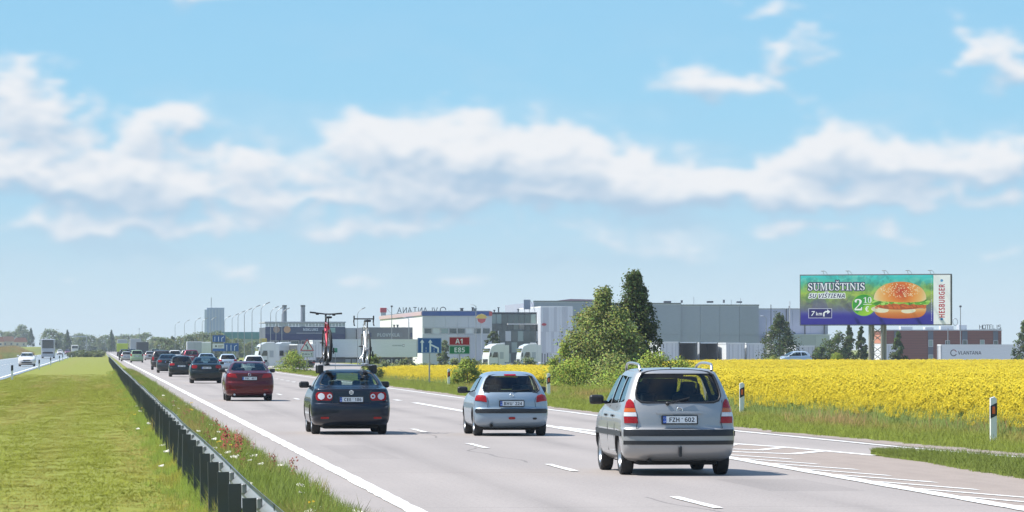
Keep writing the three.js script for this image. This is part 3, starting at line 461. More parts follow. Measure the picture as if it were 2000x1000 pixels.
// a patch that follows the tail (or nose): outline in x, y; grid rows; proud by off
function tailPatch(T, pts, off, { front = false, cols = 9, rows = 7, skirt = 0.02 } = {}) {
  const ys = pts.map((p) => p[1]), a = Math.min(...ys), b = Math.max(...ys), grid = [];
  for (let j = 0; j <= rows; j++) {
    const y = clamp(lerp(a, b, j / rows), a + 1e-4, b - 1e-4); let lo = 1e9, hi = -1e9;
    pts.forEach((p, i) => { const q = pts[(i + 1) % pts.length]; if ((p[1] - y) * (q[1] - y) <= 0 && p[1] !== q[1]) { const x = p[0] + (q[0] - p[0]) * (y - p[1]) / (q[1] - p[1]); lo = Math.min(lo, x); hi = Math.max(hi, x); } });
    grid.push(Array.from({ length: cols + 1 }, (_, i) => { const x = lerp(lo, hi, i / cols); return [x, y, T.z(front ? T.frontS(x, y) + off : T.rearS(x, y) - off)]; }));
  }
  const g = sheet(grid, 1), sk = [], dz = front ? skirt : -skirt; // short walls round the rim
  const rim = [...grid[0], ...grid.map((r) => r[cols]).slice(1), ...grid[rows].slice(0, -1).reverse(), ...grid.map((r) => r[0]).slice(1, -1).reverse()]; rim.push(rim[0]);
  if (skirt) return join([g, sheet([rim, rim.map(([x, y, z]) => [x, y, z + dz])], 1)]);
  return g;
}
function sidePatch(T, pts, off, k, { cols = 5, rows = 5 } = {}) {
  const ys = pts.map((p) => p[1]), a = Math.min(...ys), b = Math.max(...ys), grid = [];
  for (let j = 0; j <= rows; j++) {
    const y = clamp(lerp(a, b, j / rows), a + 1e-4, b - 1e-4); let lo = 1e9, hi = -1e9;
    pts.forEach((p, i) => { const q = pts[(i + 1) % pts.length]; if ((p[1] - y) * (q[1] - y) <= 0 && p[1] !== q[1]) { const x = p[0] + (q[0] - p[0]) * (y - p[1]) / (q[1] - p[1]); lo = Math.min(lo, x); hi = Math.max(hi, x); } });
    grid.push(Array.from({ length: cols + 1 }, (_, i) => [k * (T.half(y) + off), y, T.z(lerp(lo, hi, i / cols))]));
  }
  return sheet(grid, 1);
}
const rectPts = (x0, x1, y0, y1, c = 0) => (c ? [[x0 + c, y0], [x1 - c, y0], [x1, y0 + c], [x1, y1 - c], [x1 - c, y1], [x0 + c, y1], [x0, y1 - c], [x0, y0 + c]] : [[x0, y0], [x1, y0], [x1, y1], [x0, y1]]);
const mir = (pts) => pts.map(([x, y]) => [-x, y]);
const roundPts = (cx, cy, rx, ry, n = 20) => Array.from({ length: n }, (_, i) => [cx + rx * Math.cos(i / n * 6.2832), cy + ry * Math.sin(i / n * 6.2832)]);
const plateCache = new Map();
function plateMat(text) {
  if (!plateCache.has(text)) plateCache.set(text, std(0xffffff, 0.5, { map: canvasTex(256, 56, (c, w, h) => {
    c.fillStyle = '#d8dbdc'; c.fillRect(0, 0, w, h); c.strokeStyle = '#333'; c.lineWidth = 3; c.strokeRect(1.5, 1.5, w - 3, h - 3); c.fillStyle = '#1c4aa8'; c.fillRect(3, 3, 25, h - 6);
    c.fillStyle = '#e8d44a'; for (let i = 0; i < 12; i++) { c.beginPath(); c.arc(15 + 7 * Math.cos(i * 0.5236), 17 + 7 * Math.sin(i * 0.5236), 1.2, 0, 7); c.fill(); } c.fillStyle = '#fff'; c.font = 'bold 14px sans-serif'; c.textAlign = 'center'; c.fillText('LT', 15, 47);
    c.fillStyle = '#1b1d22'; c.font = 'bold 46px sans-serif'; const [a, b] = text.split(' '); c.fillText(a, 88, 45, 104); c.fillText(b ?? '', 200, 45, 96); c.fillStyle = '#8d9094'; c.beginPath(); c.arc(145, 20, 5, 0, 7); c.fill();
  }) }));
  return plateCache.get(text);
}
const quadPlate = (w, h) => new THREE.PlaneGeometry(w, h);
const tyreG = new Map();
function wheel(T, parent, x, z, side) {
  const R = T.R; if (!tyreG.has(R)) {
    const w = 0.1, prof = [[R * 0.62, -w * 0.85], [R * 0.86, -w], [R * 0.97, -w * 0.86], [R, -w * 0.55], [R, w * 0.55], [R * 0.97, w * 0.86], [R * 0.86, w], [R * 0.62, w * 0.85]].map((p) => new THREE.Vector2(...p));
    const ty = new THREE.LatheGeometry(prof, 30).rotateZ(-Math.PI / 2), rim = [new THREE.LatheGeometry([[0.03, 0.05], [R * 0.2, 0.055], [R * 0.24, 0.02], [R * 0.26, 0.02]].map((p) => new THREE.Vector2(...p)), 20).rotateZ(-Math.PI / 2), new THREE.LatheGeometry([[R * 0.54, 0.05], [R * 0.6, 0.09], [R * 0.65, 0.09], [R * 0.64, -0.08]].map((p) => new THREE.Vector2(...p)), 26).rotateZ(-Math.PI / 2), new THREE.CircleGeometry(R * 0.2, 16).rotateY(Math.PI / 2).translate(0.055, 0, 0)];
    for (let i = 0; i < 7; i++) { const a = i / 7 * 6.2832; rim.push(rbox(0.03, R * 0.46, R * 0.16, 0, 0, 0, 0.01, 1).translate(0.045, R * 0.4, 0).applyMatrix4(new THREE.Matrix4().makeRotationX(a))); }
    tyreG.set(R, [ty, join(rim), new THREE.CylinderGeometry(R * 0.5, R * 0.5, 0.04, 20).rotateZ(Math.PI / 2)]);
  }
  const [ty, rm, dk] = tyreG.get(R), t = part('wheel', ty, M.rubber, parent); t.position.set(x, R, z); if (side < 0) t.rotation.y = Math.PI;
  part('rim', rm, M.alloy, t); part('brake_disc', dk, M.under, t);
}
function car(kind, name, label, paint, [x, dRear], { plate = 'AAA 111', lights, category = 'car', group, turn = 0, glass = M.glass, y = 0, trimStrips = [], detail = true } = {}) {
  const T = TYPES[kind]; if (!T.body) carType(T);
  const o = thing(name, label, category, [x, y, -(dRear + T.L / 2)], turn, group);
  part('body', T.body, T.bodyMats.map((m) => (m === M.silverStandIn ? paint : m)), o);
  T.panes ??= { rear: tailPatch(T, T.rearWin, -0.012, { skirt: 0, rows: 9, cols: 12 }), wind: tailPatch(T, T.wind, -0.012, { front: true, skirt: 0 }), sides: T.side.flatMap((s) => [-1, 1].map((k) => sidePatch(T, s, -0.012, k))) };
  part('rear_window', T.panes.rear, glass, o); part('windscreen', T.panes.wind, M.glass, o);
  for (const g of T.panes.sides) part('side_window', g, glass, o);
  T.inner ??= (() => { const l = [], b = T.side[0][0][1]; for (const sx of [-0.36, 0.36]) { const s = T.mirrorAt[0] - 0.95; l.push(rbox(0.48, 0.62, 0.14, sx, b - 0.2, T.z(s - 0.15), 0.06, 2, [0.2, 0, 0]), rbox(0.48, 0.16, 0.5, sx, b - 0.52, T.z(s + 0.15), 0.05), rbox(0.24, 0.18, 0.1, sx, b + 0.2, T.z(s - 0.22), 0.05)); } const rs = T.mirrorAt[0] - 1.85; l.push(rbox(1.15, 0.5, 0.14, 0, b - 0.28, T.z(rs), 0.05, 2, [0.2, 0, 0]), rbox(0.22, 0.14, 0.09, -0.36, b + 0.04, T.z(rs - 0.06), 0.04), rbox(0.22, 0.14, 0.09, 0.36, b + 0.04, T.z(rs - 0.06), 0.04), rbox(1.3, 0.2, 0.4, 0, b - 0.12, T.z(T.mirrorAt[0] + 0.1), 0.06)); return join(l); })();
  part('seats', T.inner, M.seat, o);
  part('underbody', rbox(1.25, 0.16, T.L - 0.7, 0, T.prof[0][0] + 0.04, 0, 0.05), M.under, o);
  for (const z of T.axles) for (const k of [-1, 1]) wheel(T, o, k * T.track, z, k);
  for (const k of [-1, 1]) { // door mirrors
    const [s, h] = T.mirrorAt, w = T.half(h); part('door_mirror', [rbox(0.23, 0.15, 0.11, k * (w + 0.14), h + 0.03, T.z(s), 0.05, 3), rbox(0.12, 0.05, 0.06, k * (w + 0.02), h - 0.01, T.z(s), 0.02)], detail === 'paintMirror' ? paint : M.black, o);
  }
  const L = lights ?? [[rectPts(0.52, 0.79, 0.78, 0.96, 0.03), M.red, 0.012]];
  for (const [pts, mat, off, nm = 'tail_light'] of L) for (const k of [1, -1]) part(nm, tailPatch(T, k > 0 ? pts : mir(pts), off, { cols: 6, rows: 6 }), mat, o);
  for (const k of [1, -1]) part('headlight', tailPatch(T, k > 0 ? rectPts(0.45, 0.78, 0.62, 0.76, 0.03) : mir(rectPts(0.45, 0.78, 0.62, 0.76, 0.03)), 0.012, { front: true, cols: 6, rows: 4 }), M.clear, o);
  part('grille', tailPatch(T, rectPts(-0.4, 0.4, 0.58, 0.7, 0.02), 0.01, { front: true }), M.black, o);
  part('front_intake', tailPatch(T, rectPts(-0.55, 0.55, 0.3, 0.44, 0.03), 0.01, { front: true }), M.black, o);
  { const p = part('front_plate', quadPlate(0.5, 0.11), plateMat(plate), o); p.position.set(0, 0.5, T.z(T.L + 0.03)); p.rotation.y = Math.PI; }
  o.userData.plate = undefined; delete o.userData.plate;
  return [o, T];
}
function rearPlate(o, T, text, y, off = 0.03, w = 0.53) { const p = part('number_plate', quadPlate(w, 0.118), plateMat(text), o); p.position.set(0, y, T.z(T.rearS(0, y) - off)); const dy = 0.05; p.rotation.x = -Math.atan2(T.rearS(0, y + dy) - T.rearS(0, y - dy), 2 * dy); part('plate_holder', rbox(w + 0.03, 0.14, 0.02, 0, 0, -0.014, 0.008, 1), M.black, p); }
const seam = (T, pts, r = 0.006, off = 0.001, closed = false) => tube(pts.map(([x, y]) => [x, y, T.z(T.rearS(x, y) - off)]), r, Math.max(16, pts.length * 3), 5, closed);
const pinstripe = (T, pts) => pts.map(([x, y]) => [x, y]);

// silver people carrier in front
{
  const T0 = TYPES.mpv, [o, T] = car('mpv', 'people_carrier', 'silver people carrier with black bumper strips and plate FZH 602, nearest car', PAINT.silver, [8.8, 67.2], { plate: 'FZH 602', glass: M.tinted,
    lights: [[[[0.63, 0.8], [0.83, 0.8], [0.835, 0.9], [0.65, 0.9]], M.red, 0.014], [[[0.65, 0.905], [0.835, 0.905], [0.83, 0.965], [0.66, 0.965]], M.clear, 0.014, 'reversing_light'], [[[0.66, 0.97], [0.83, 0.97], [0.815, 1.03], [0.675, 1.03]], M.amber, 0.014, 'indicator'], [[[0.675, 1.035], [0.815, 1.035], [0.79, 1.12], [0.755, 1.165], [0.725, 1.165], [0.69, 1.12]], M.red, 0.014]] });
  rearPlate(o, T, 'FZH 602', 0.855);
  for (const [a, b] of [[0.605, 0.705], [0.475, 0.535]]) part('bumper_strip', tailPatch(T, rectPts(-0.845, 0.845, a, b), 0.014, { cols: 24, rows: 3 }), M.black, o);
  for (const k of [-1, 1]) part('side_strip', sidePatch(T, [[0.3, 0.6], [3.7, 0.6], [3.7, 0.68], [0.3, 0.68]], 0.012, k), M.black, o);
  part('window_surround', seam(T, T.rearWin, 0.02, 0.0, true), M.black, o);
  part('wiper', [rod([-0.18, 1.1, T.z(0.09)], [0.16, 1.19, T.z(0.13)], 0.012, 0.008), new THREE.SphereGeometry(0.03, 10, 8).translate(-0.18, 1.1, T.z(0.11))], M.black, o);
  part('tailgate_handle', tailPatch(T, rectPts(-0.36, 0.36, 0.945, 0.985, 0.015), 0.03, { cols: 10, rows: 3 }), PAINT.silver, o);
  part('tailgate_seam', [seam(T, [[-0.66, 0.72], [-0.64, 0.9], [-0.67, 1.15]], 0.005), seam(T, [[0.66, 0.72], [0.64, 0.9], [0.67, 1.15]], 0.005), seam(T, [[-0.66, 0.72], [0, 0.72], [0.66, 0.72]], 0.005)], M.black, o);
  part('badge', new THREE.TorusGeometry(0.045, 0.01, 8, 20).translate(0, 1.0, T.z(T.rearS(0, 1.0) - 0.02)), M.chrome, o);
  part('tow_socket', rbox(0.05, 0.16, 0.06, 0.0, 0.37, T.z(-0.01), 0.015), M.black, o);
  part('exhaust_pipe', rod([-0.45, 0.24, T.z(0.5)], [-0.45, 0.23, T.z(0.1)], 0.03), M.under, o);
  part('rear_axle', [rod([-0.6, 0.3, T.axles[0]], [0.6, 0.3, T.axles[0]], 0.05), rbox(0.9, 0.12, 0.5, 0, 0.24, T.z(0.55), 0.05)], M.under, o);
  for (const k of [-1, 1]) { const rr = (s) => [k * 0.545, 1.605, T.z(s)]; part('roof_rail', tube([[k * 0.55, 1.6, T.z(0.52)], [k * 0.56, 1.68, T.z(0.6)], [k * 0.565, 1.7, T.z(0.8)], [k * 0.565, 1.7, T.z(2.0)], [k * 0.55, 1.64, T.z(2.3)], [k * 0.54, 1.56, T.z(2.4)]], 0.02, 30, 8), M.alloy, o); }
  part('aerial', rod([-0.05, 1.63, T.z(0.75)], [-0.05, 1.72, T.z(0.7)], 0.012, 0.006), M.black, o);
  for (const k of [-1, 1]) { for (const [s0, s1] of [[1.3, 1.22], [2.15, 2.14]]) part('door_seam', tube([[k * (T.half(0.35) + 0.001), 0.35, T.z(s0)], [k * (T.half(0.7) + 0.001), 0.7, T.z(s1)], [k * (T.half(1.05) + 0.001), 1.05, T.z(s1 + 0.01)]], 0.006, 12, 4), M.black, o); for (const s of [1.5, 2.4]) part('door_handle', rbox(0.03, 0.035, 0.2, k * (T.half(0.9) + 0.012), 0.9, T.z(s), 0.012), M.black, o); }
}
// pale blue hatchback
{
  const [o, T] = car('hatch', 'hatchback', 'pale blue three-door hatchback with plate BHU 224 in the right lane', PAINT.iceBlue, [9.06, 97.7], { plate: 'BHU 224',
    lights: [[[[0.55, 0.745], [0.79, 0.75], [0.8, 0.82], [0.76, 0.9], [0.68, 0.925], [0.56, 0.89]], M.red, 0.014]] });
  rearPlate(o, T, 'BHU 224', 0.72);
  part('bumper_strip', tailPatch(T, rectPts(-0.8, 0.8, 0.505, 0.605, 0.02), 0.014, { cols: 24, rows: 3 }), M.black, o);
  part('window_surround', seam(T, T.rearWin, 0.018, 0, true), M.black, o);
  part('fog_light', tailPatch(T, rectPts(-0.08, 0.08, 0.37, 0.425, 0.025), 0.015), M.red, o);
  part('reversing_light', tailPatch(T, rectPts(0.46, 0.56, 0.365, 0.41, 0.02), 0.015), M.black, o);
  part('tailgate_handle', tailPatch(T, rectPts(-0.3, 0.3, 0.805, 0.845, 0.018), 0.03, { cols: 10, rows: 3 }), PAINT.iceBlue, o);
  part('high_brake_light', tailPatch(T, rectPts(-0.13, 0.13, 1.335, 1.365, 0.008), 0.02), M.red, o);
  part('badge', new THREE.TorusGeometry(0.035, 0.012, 6, 16).translate(0, 0.895, T.z(T.rearS(0, 0.895) - 0.015)), M.chrome, o);
  part('wiper', rod([0.02, 0.99, T.z(0.13)], [0.4, 1.03, T.z(0.2)], 0.012, 0.008), M.black, o);
  part('exhaust_pipe', rod([-0.45, 0.24, T.z(0.4)], [-0.45, 0.235, T.z(0.02)], 0.035), M.under, o);
  part('rear_axle', rod([-0.6, 0.27, T.axles[0]], [0.6, 0.27, T.axles[0]], 0.05), M.under, o);
  part('tailgate_seam', [seam(T, [[-0.53, 0.64], [-0.52, 0.8], [-0.6, 0.95]], 0.005), seam(T, [[0.53, 0.64], [0.52, 0.8], [0.6, 0.95]], 0.005)], M.black, o);
}
// dark saloon with two bicycles on the roof
const SAL = TYPES.saloon;
{
  const [o, T] = car('saloon', 'saloon_car', 'dark navy saloon with round tail lights carrying two bicycles on its roof', PAINT.navy, [5.63, 99.6], { plate: 'CEE 186', glass: M.glass,
    lights: [[rectPts(0.42, 0.79, 0.765, 0.955, 0.04), M.red, 0.012], [roundPts(0.67, 0.86, 0.075, 0.078), M.clear, 0.02, 'round_lamp'], [roundPts(0.485, 0.86, 0.055, 0.058), M.clear, 0.02, 'round_lamp'], [roundPts(0.485, 0.86, 0.025, 0.026), M.red, 0.024, 'lamp_core'], [rectPts(0.5, 0.68, 0.355, 0.4, 0.01), M.red, 0.012, 'reflector']] });
  rearPlate(o, T, 'CEE 186', 0.79);
  part('window_surround', seam(T, T.rearWin, 0.014, 0, true), M.black, o);
  const bd = part('badge', new THREE.CylinderGeometry(0.052, 0.052, 0.015, 24).rotateX(Math.PI / 2), M.chrome, o); bd.position.set(0, 0.95, T.z(T.rearS(0, 0.95) - 0.012));
  part('badge_letters', [rod([-0.025, 0.035, 0.01], [0, 0.002, 0.01], 0.005), rod([0.025, 0.035, 0.01], [0, 0.002, 0.01], 0.005), rod([-0.036, 0.01, 0.01], [-0.016, -0.036, 0.01], 0.005), rod([-0.016, -0.036, 0.01], [0, -0.004, 0.01], 0.005), rod([0.036, 0.01, 0.01], [0.016, -0.036, 0.01], 0.005), rod([0.016, -0.036, 0.01], [0, -0.004, 0.01], 0.005)], M.black, bd);
  part('boot_seam', [seam(T, [[-0.42, 0.7], [-0.42, 0.95], [-0.5, 1.02]], 0.005), seam(T, [[0.42, 0.7], [0.42, 0.95], [0.5, 1.02]], 0.005), seam(T, [[-0.42, 0.7], [0, 0.7], [0.42, 0.7]], 0.005)], M.black, o);
  for (const s of [1.75, 2.55]) part('roof_bar', rbox(1.36, 0.035, 0.07, 0, 1.545, T.z(s), 0.015), M.alloy, o);
  for (const s of [1.75, 2.55]) for (const k of [-1, 1]) part('rack_foot', rbox(0.14, 0.2, 0.1, k * 0.61, 1.46, T.z(s), 0.03), M.black, o);
  for (const x of [-0.46, 0.43]) part('bike_tray', [rbox(0.1, 0.03, 1.5, x, 1.578, T.z(2.2), 0.012), rbox(0.06, 0.12, 0.05, x, 1.64, T.z(1.5), 0.02), tube([[x - 0.13, 1.58, T.z(1.85)], [x - 0.16, 1.64, T.z(1.85)], [x - 0.06, 1.8, T.z(1.9)], [x - 0.02, 2.0, T.z(2.1)]], 0.015, 20, 6)], x < 0 ? M.black : M.alloy, o);
}
function bicycle(name, label, x, z0, y0, col, drop) {
  const o = thing(name, label, 'bicycle', [x + 0.05, y0, z0], 0.055, 'bicycles on the saloon roof'), R = 0.335, fr = -1.02, paint = paintOf(col, 0.2);
  // local: rear axle at z = 0, front axle at z = fr
  for (const z of [0, fr]) { const w = part('wheel', new THREE.TorusGeometry(R, drop ? 0.02 : 0.034, 8, 36).rotateY(Math.PI / 2), M.rubber, o); w.position.set(0, R, z); const sp = []; for (let i = 0; i < 14; i++) { const a = i / 14 * 6.283; sp.push(rod([0, 0, 0], [0, Math.cos(a) * R, Math.sin(a) * R], 0.0022, 0.0022, 3)); } sp.push(new THREE.CylinderGeometry(0.025, 0.025, 0.08, 10).rotateZ(Math.PI / 2), new THREE.TorusGeometry(R - 0.025, 0.012, 6, 32).rotateY(Math.PI / 2)); part('spokes', sp, M.alloy, w); }
  const bb = [0, 0.3, -0.42], st = [0, 0.82, -0.27], ht = [0, 0.86, -0.8], hb = [0, 0.74, -0.84];
  part('frame', [rod(bb, st, 0.022), rod(st, ht, 0.024), rod(bb, hb, 0.032), rod(hb, ht, 0.028), rod([0.06, R, 0], [0.03, 0.3, -0.4], 0.011), rod([-0.06, R, 0], [-0.03, 0.3, -0.4], 0.011), rod([0.06, R, 0], [0.02, 0.78, -0.28], 0.01), rod([-0.06, R, 0], [-0.02, 0.78, -0.28], 0.01)], paint, o);
  part('fork', [rod([0.055, R, fr], [0.05, 0.7, -0.88], 0.016), rod([-0.055, R, fr], [-0.05, 0.7, -0.88], 0.016), rod([0, 0.7, -0.87], [0, 0.98, -0.78], 0.02)], drop ? M.alloy : M.black, o);
  part('saddle', [rbox(0.14, 0.05, 0.26, 0, 0.98, -0.2, 0.03), rod([0, 0.8, -0.27], [0, 0.97, -0.22], 0.014)], M.black, o);
  if (drop) part('handlebar', [rod([-0.22, 1.03, -0.86], [0.22, 1.03, -0.86], 0.015), ...[-1, 1].flatMap((k) => [tube([[k * 0.22, 1.03, -0.86], [k * 0.225, 1.03, -0.95], [k * 0.225, 0.96, -1.0], [k * 0.225, 0.89, -0.93], [k * 0.225, 0.88, -0.86]], 0.016, 14, 6), rbox(0.03, 0.09, 0.06, k * 0.225, 1.06, -0.95, 0.012)])], M.black, o);
  else part('handlebar', [tube([[-0.36, 1.1, -0.76], [-0.15, 1.075, -0.8], [0, 1.06, -0.82], [0.15, 1.06, -0.8], [0.36, 1.075, -0.76]], 0.016, 18, 6), rod([-0.37, 1.1, -0.76], [-0.23, 1.085, -0.785], 0.02), rod([0.37, 1.075, -0.76], [0.23, 1.065, -0.785], 0.02), rbox(0.07, 0.03, 0.05, -0.19, 1.055, -0.84, 0.01), rbox(0.07, 0.03, 0.05, 0.19, 1.035, -0.84, 0.01), rod([0, 0.96, -0.79], [0, 1.06, -0.82], 0.022)], M.black, o);
  part('crank', [new THREE.TorusGeometry(0.085, 0.006, 6, 24).rotateY(Math.PI / 2).translate(0.05, 0.3, -0.42), rod([0.05, 0.3, -0.42], [0.07, 0.2, -0.3], 0.01), rod([-0.05, 0.3, -0.42], [-0.07, 0.4, -0.54], 0.01), rbox(0.09, 0.025, 0.07, 0.12, 0.2, -0.3, 0.008), rbox(0.09, 0.025, 0.07, -0.12, 0.4, -0.54, 0.008)], M.black, o);
  part('derailleur', [rbox(0.03, 0.14, 0.05, 0.09, 0.22, 0.02, 0.01), new THREE.CylinderGeometry(0.055, 0.055, 0.04, 14).rotateZ(Math.PI / 2).translate(0.05, R, 0)], M.black, o);
  part('cable', tube([[0.12, 1.05, -0.86], [0.06, 0.98, -1.0], [0.02, 0.85, -0.9]], 0.004, 12, 4), M.black, o);
  return o;
}
bicycle('mountain_bike', 'red mountain bike with flat handlebar upright on the navy saloon', 5.63 - 0.46, -(99.6 + 1.62), 1.66, [0.35, 0.02, 0.04], false);
bicycle('racing_bike', 'silver racing bike with dropped handlebar upright on the navy saloon', 5.63 + 0.43, -(99.6 + 1.62), 1.58, [0.6, 0.58, 0.56], true);
// red saloon
{
  const [o, T] = car('saloon', 'saloon_car', 'dark red saloon in the left lane behind the navy one', PAINT.red, [5.47, 162.4], { plate: 'FBC 407', glass: M.tinted, detail: true, lights: [[[[0.44, 0.84], [0.79, 0.87], [0.81, 0.98], [0.72, 1.01], [0.5, 0.98]], M.red, 0.014]] });
  rearPlate(o, T, 'FBC 407', 0.83); part('window_surround', seam(T, T.rearWin, 0.014, 0, true), M.black, o);
  part('badge', new THREE.TorusGeometry(0.045, 0.01, 6, 18).translate(0, 0.96, T.z(T.rearS(0, 0.96) - 0.012)), M.chrome, o);
  for (const k of [-1, 1]) part('reflector', tailPatch(T, rectPts(k > 0 ? 0.5 : -0.68, k > 0 ? 0.68 : -0.5, 0.4, 0.44), 0.012), M.red, o);
  part('exhaust_pipe', [rod([-0.55, 0.24, T.z(0.4)], [-0.55, 0.24, T.z(0.05)], 0.04), rod([0.55, 0.24, T.z(0.4)], [0.55, 0.24, T.z(0.05)], 0.04)], M.alloy, o);
}
const Q = 'cars queueing ahead on the right-hand carriageway';
const far = (kind, name, label, paint, x, d, py, plate, extra = {}) => { const [o, T] = car(kind, name, label, paint, [x, d], { plate, group: Q, glass: M.tinted, ...extra }); rearPlate(o, T, plate, py); return o; };
const redHi = [[rectPts(0.5, 0.8, 0.82, 1.0, 0.05), M.red, 0.014]], redUp = [[rectPts(0.66, 0.83, 0.85, 1.15, 0.04), M.red, 0.014]];
far('saloon', 'saloon_car', 'black saloon with bright red tail lights, next ahead of the red one', PAINT.black, 5.85, 243.6, 0.85, 'DRK 318', { lights: redHi, glass: M.glass });
far('hatch', 'hatchback', 'dark hatchback ahead of the black saloon in the left lane', PAINT.black, 5.5, 298.5, 0.72, 'EVR 552', { lights: [[rectPts(0.45, 0.78, 0.76, 0.9, 0.04), M.red, 0.014]] });
far('saloon', 'saloon_car', 'grey saloon half hidden ahead of the dark hatchback', PAINT.graphite, 5.35, 345, 0.85, 'FLA 190', { lights: redHi });
far('suv', 'off_roader', 'tall dark off-roader with sunlit roof in the left lane', PAINT.brown, 5.45, 389, 0.95, 'GJK 771', { lights: redUp });
far('mpv', 'small_van', 'pale green van alone in the left lane far ahead', PAINT.green, 4.95, 583, 0.85, 'HOU 256', { lights: redUp });
far('hatch', 'hatchback', 'silver hatchback just beyond the pale green van', PAINT.silver, 3.95, 640, 0.72, 'AOE 634');
far('suv', 'off_roader', 'dark off-roader beyond the silver hatchback at the left edge line', PAINT.black, 4.0, 700, 0.95, 'BRM 901');
far('hatch', 'hatchback', 'white hatchback merging beside the red saloon', PAINT.white, 11.05, 318, 0.72, 'CZM 145');
far('hatch', 'hatchback', 'pale blue hatchback with dark rear window beside the black saloon', PAINT.paleBlue, 10.95, 380, 0.72, 'ETH 480');
far('saloon', 'saloon_car', 'pale blue saloon showing only its roof behind the black saloon', PAINT.paleBlue, 9.85, 409, 0.85, 'GLS 222');
far('suv', 'off_roader', 'maroon off-roader with dark rear window in the right lane', PAINT.maroon, 10.3, 500, 0.95, 'JTA 817');
far('mpv', 'people_carrier', 'white people carrier beyond the maroon off-roader', PAINT.white, 9.45, 556, 0.85, 'KBN 365');
far('hatch', 'hatchback', 'small silver hatchback in the right lane beside the green van', PAINT.silver, 7.85, 690, 0.72, 'LRE 043');
far('suv', 'off_roader', 'dark off-roader ahead of the small silver hatchback', PAINT.black, 9.6, 760, 0.95, 'MVH 518');
far('suv', 'off_roader', 'dark blue off-roader at the far end of the left lane queue', PAINT.navy, 5.9, 800, 0.95, 'NES 726');
far('hatch', 'hatchback', 'white hatchback between the far lorries and the silver one', PAINT.white, 6.1, 880, 0.72, 'PKD 118');
far('saloon', 'saloon_car', 'dark saloon in the right lane just ahead of the maroon off-roader', PAINT.graphite, 8.6, 610, 0.85, 'RZO 440');
far('hatch', 'hatchback', 'grey hatchback in the right lane beyond the white people carrier', PAINT.grey, 9.2, 640, 0.72, 'SVC 672');
far('mpv', 'people_carrier', 'pale people carrier on the merging lane far ahead', PAINT.silver, 11.6, 590, 0.85, 'TAG 903');
// oncoming
const ON = 'oncoming vehicles on the left-hand carriageway';
car('saloon', 'saloon_car', 'white saloon coming towards the camera on the left carriageway', PAINT.white, [-7.5, 468], { plate: 'PAU 614', group: ON, turn: Math.PI, detail: 'paintMirror' });
car('saloon', 'saloon_car', 'maroon saloon oncoming with lit headlights far left', PAINT.maroon, [-8.6, 1240], { plate: 'RDC 359', group: ON, turn: Math.PI });
car('hatch', 'hatchback', 'white hatchback oncoming beyond the coach', PAINT.white, [-10.3, 1190], { plate: 'SKO 902', group: ON, turn: Math.PI });
car('mpv', 'people_carrier', 'silver people carrier oncoming near the central strip far away', PAINT.silver, [-7.2, 1330], { plate: 'TNB 478', group: ON, turn: Math.PI });
car('hatch', 'hatchback', 'pale blue hatchback parked on the far side of the rapeseed', PAINT.paleBlue, [66.2, 421], { plate: 'VLD 560', turn: Math.PI / 2 + 0.25, y: 0.2 });

// ---------- trees and bushes ----------
const ORD = ['first', 'second', 'third', 'fourth', 'fifth', 'sixth', 'seventh', 'eighth', 'ninth', 'tenth', 'eleventh', 'twelfth', 'thirteenth', 'fourteenth', 'fifteenth', 'sixteenth', 'seventeenth', 'eighteenth', 'nineteenth', 'twentieth', 'twenty-first', 'twenty-second', 'twenty-third', 'twenty-fourth'];
const leafMat = phys(0xffffff, 1, { vertexColors: true, specularIntensity: 0.1 }), leafFar = phys(0xffffff, 1, { vertexColors: true, specularIntensity: 0.1 }), bark = std([0.1, 0.08, 0.06], 0.95);
